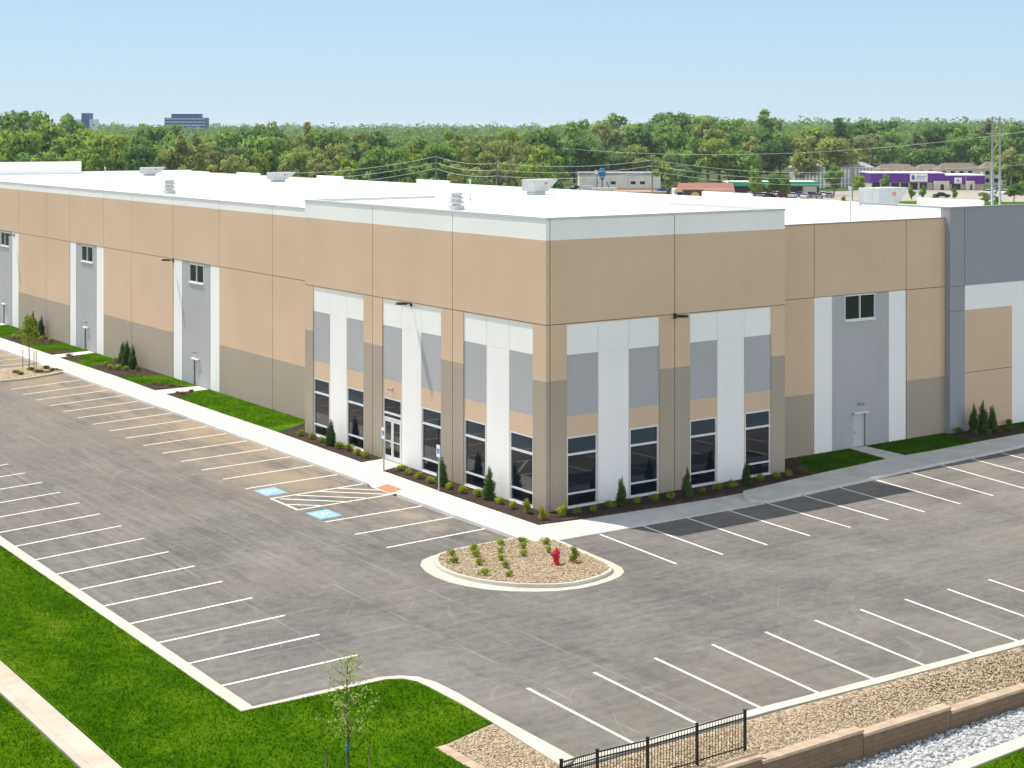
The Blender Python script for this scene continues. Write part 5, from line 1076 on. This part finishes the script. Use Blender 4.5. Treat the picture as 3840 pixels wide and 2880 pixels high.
def pole(u, D, top, label, arms=1, lamp=False, group='wooden utility poles'):
    z1 = CAM.z - (top - HORIZ) / F * D; o = tag(empty('lamp_post' if lamp else 'utility_pole', away(u, D), -YAW + (.5 if not lamp else 0)), label, 'lamp post' if lamp else 'utility pole', group); h = z1 - GZ
    MB().tube([(0, 0, -.3), (0, 0, h)], [.22, .15] if not lamp else [.09, .07], 8).build('post', M['pole_wood'] if not lamp else M['steel'], o)
    if lamp: MB().box((-.15, -.7, h - .12), (.15, .1, h + .02)).build('lamp_head', M['steel'], o)
    for k in range(arms):
        c_ = MB(); c_.box((-1.2, -.06, h - .45 - k * 1.2), (1.2, .06, h - .3 - k * 1.2))
        for x in (-1.05, -.4, .4, 1.05): c_.tube([(x, 0, h - .3 - k * 1.2), (x, 0, h - .08 - k * 1.2)], .05, 6)
        c_.build('crossarm', M['pole_wood'], o)
    POLES.append(away(u, D, z1)); return o
pole(1634, 330, 581, 'utility pole without crossarm, left of the other two poles', 0); pole(1862, 318, 607, 'dark utility pole with a crossarm, in the middle', 1); pole(2446, 350, 595, 'tall utility pole right of the pale building', 2); pole(3196, 420, 628, 'brown utility pole left of the purple shop row', 1)
pole(3443, 440, 620, 'steel lamp post in front of the white shop sign', 0, True, 'lamp posts by the shops'); pole(3622, 455, 655, 'steel lamp post before the cream porch', 0, True, 'lamp posts by the shops'); pole(2355, 395, 648, 'thin lamp post in front of the pale building', 0, True, 'lamp posts by the shops')
def wire(a, b, sag, label, rad=.045, n=14):
    pts = []
    for k in range(n + 1): t_ = k / n; p = Vector(a).lerp(Vector(b), t_); p.z -= sag * 4 * t_ * (1 - t_); pts.append(p)
    tag(MB().tube(pts, rad, 4).build('power_line', WIRE), label, 'power line', 'power lines between the poles')
for dz, nm in ((-.3, 'topmost'), (-1.6, 'middle'), (-2.8, 'lowest')):
    d = Vector((0, 0, dz)); wire(POLES[0] + d, POLES[1] + d, .7, '%s power line between the first and second utility pole' % nm); wire(POLES[1] + d, POLES[2] + d, 1.0, '%s power line between the second and third utility pole' % nm)
    wire(POLES[2] + d, POLES[3] + d * 1.3 + Vector((0, 0, -.5)), 1.4, '%s power line from the third utility pole to the brown one' % nm)
    wire(POLES[0] + d, away(1100, 330, 9.5 + dz), .8, '%s power line running left from the first utility pole' % nm)
wire(POLES[3], away(4000, 400, 10.5), 1.2, 'power line crossing in front of the purple shop row', .03)
wire(away(2100, 360, 14), away(4000, 300, 19), 3.2, 'long high power line across the wooded hill', .03)
D = 310; o = tag(empty('steel_pylon', away(3735, D), -YAW), 'slim two-legged steel pylon with yellow zigzag insulators', 'pylon'); zt = CAM.z + 48 / F * D - GZ
for s in (-1, 1): MB().tube([(s * .76, 0, -.3), (s * .72, 0, zt)], [.27, .17], 8).build('leg', M['steel'], o)
b = MB()
for zz in (zt - .6, zt - 3.4, zt - 8, zt - 12): b.box((-1.9 if zz > zt - 4 else -.8, -.06, zz), (1.9 if zz > zt - 4 else .8, .06, zz + .16))
b.build('crossarm', M['steel'], o)
z = zt - 1.2; x = .7
for k in range(6):
    nx = -x; nz = z - (2.0 if k % 2 == 0 else 1.6); MB().tube([(x * .95, 0, z), (nx * (.95 if k % 2 == 0 else .2), 0, nz)], .14, 6).build('insulator', M['yellow_ins'], o); z = nz; x = nx
for k, dx in enumerate((-1.8, 1.8)): wire(away(3735, D, zt + GZ - .5) + RIGHT * dx, away(4300, 360, 17.0 - k), 1.5, ('left', 'right')[k] + ' line from the pylon crossarm towards the photo edge', .035)

# summer haze: one even box of air round everything, sky outside
hz = MB().box((-14000, -14000, -30), (14000, 14000, 75)).build('haze', [])
hz['kind'] = 'stuff'
hm = bpy.data.materials.new('haze'); hm.use_nodes = True; hn = hm.node_tree; hn.nodes.remove(hn.nodes['Principled BSDF'])
pv = hn.nodes.new('ShaderNodeVolumePrincipled'); pv.inputs['Density'].default_value = .000085; pv.inputs['Color'].default_value = (.78, .90, 1, 1); pv.inputs['Anisotropy'].default_value = .1
hn.links.new(pv.outputs[0], hn.nodes['Material Output'].inputs['Volume']); hz.data.materials.append(hm)
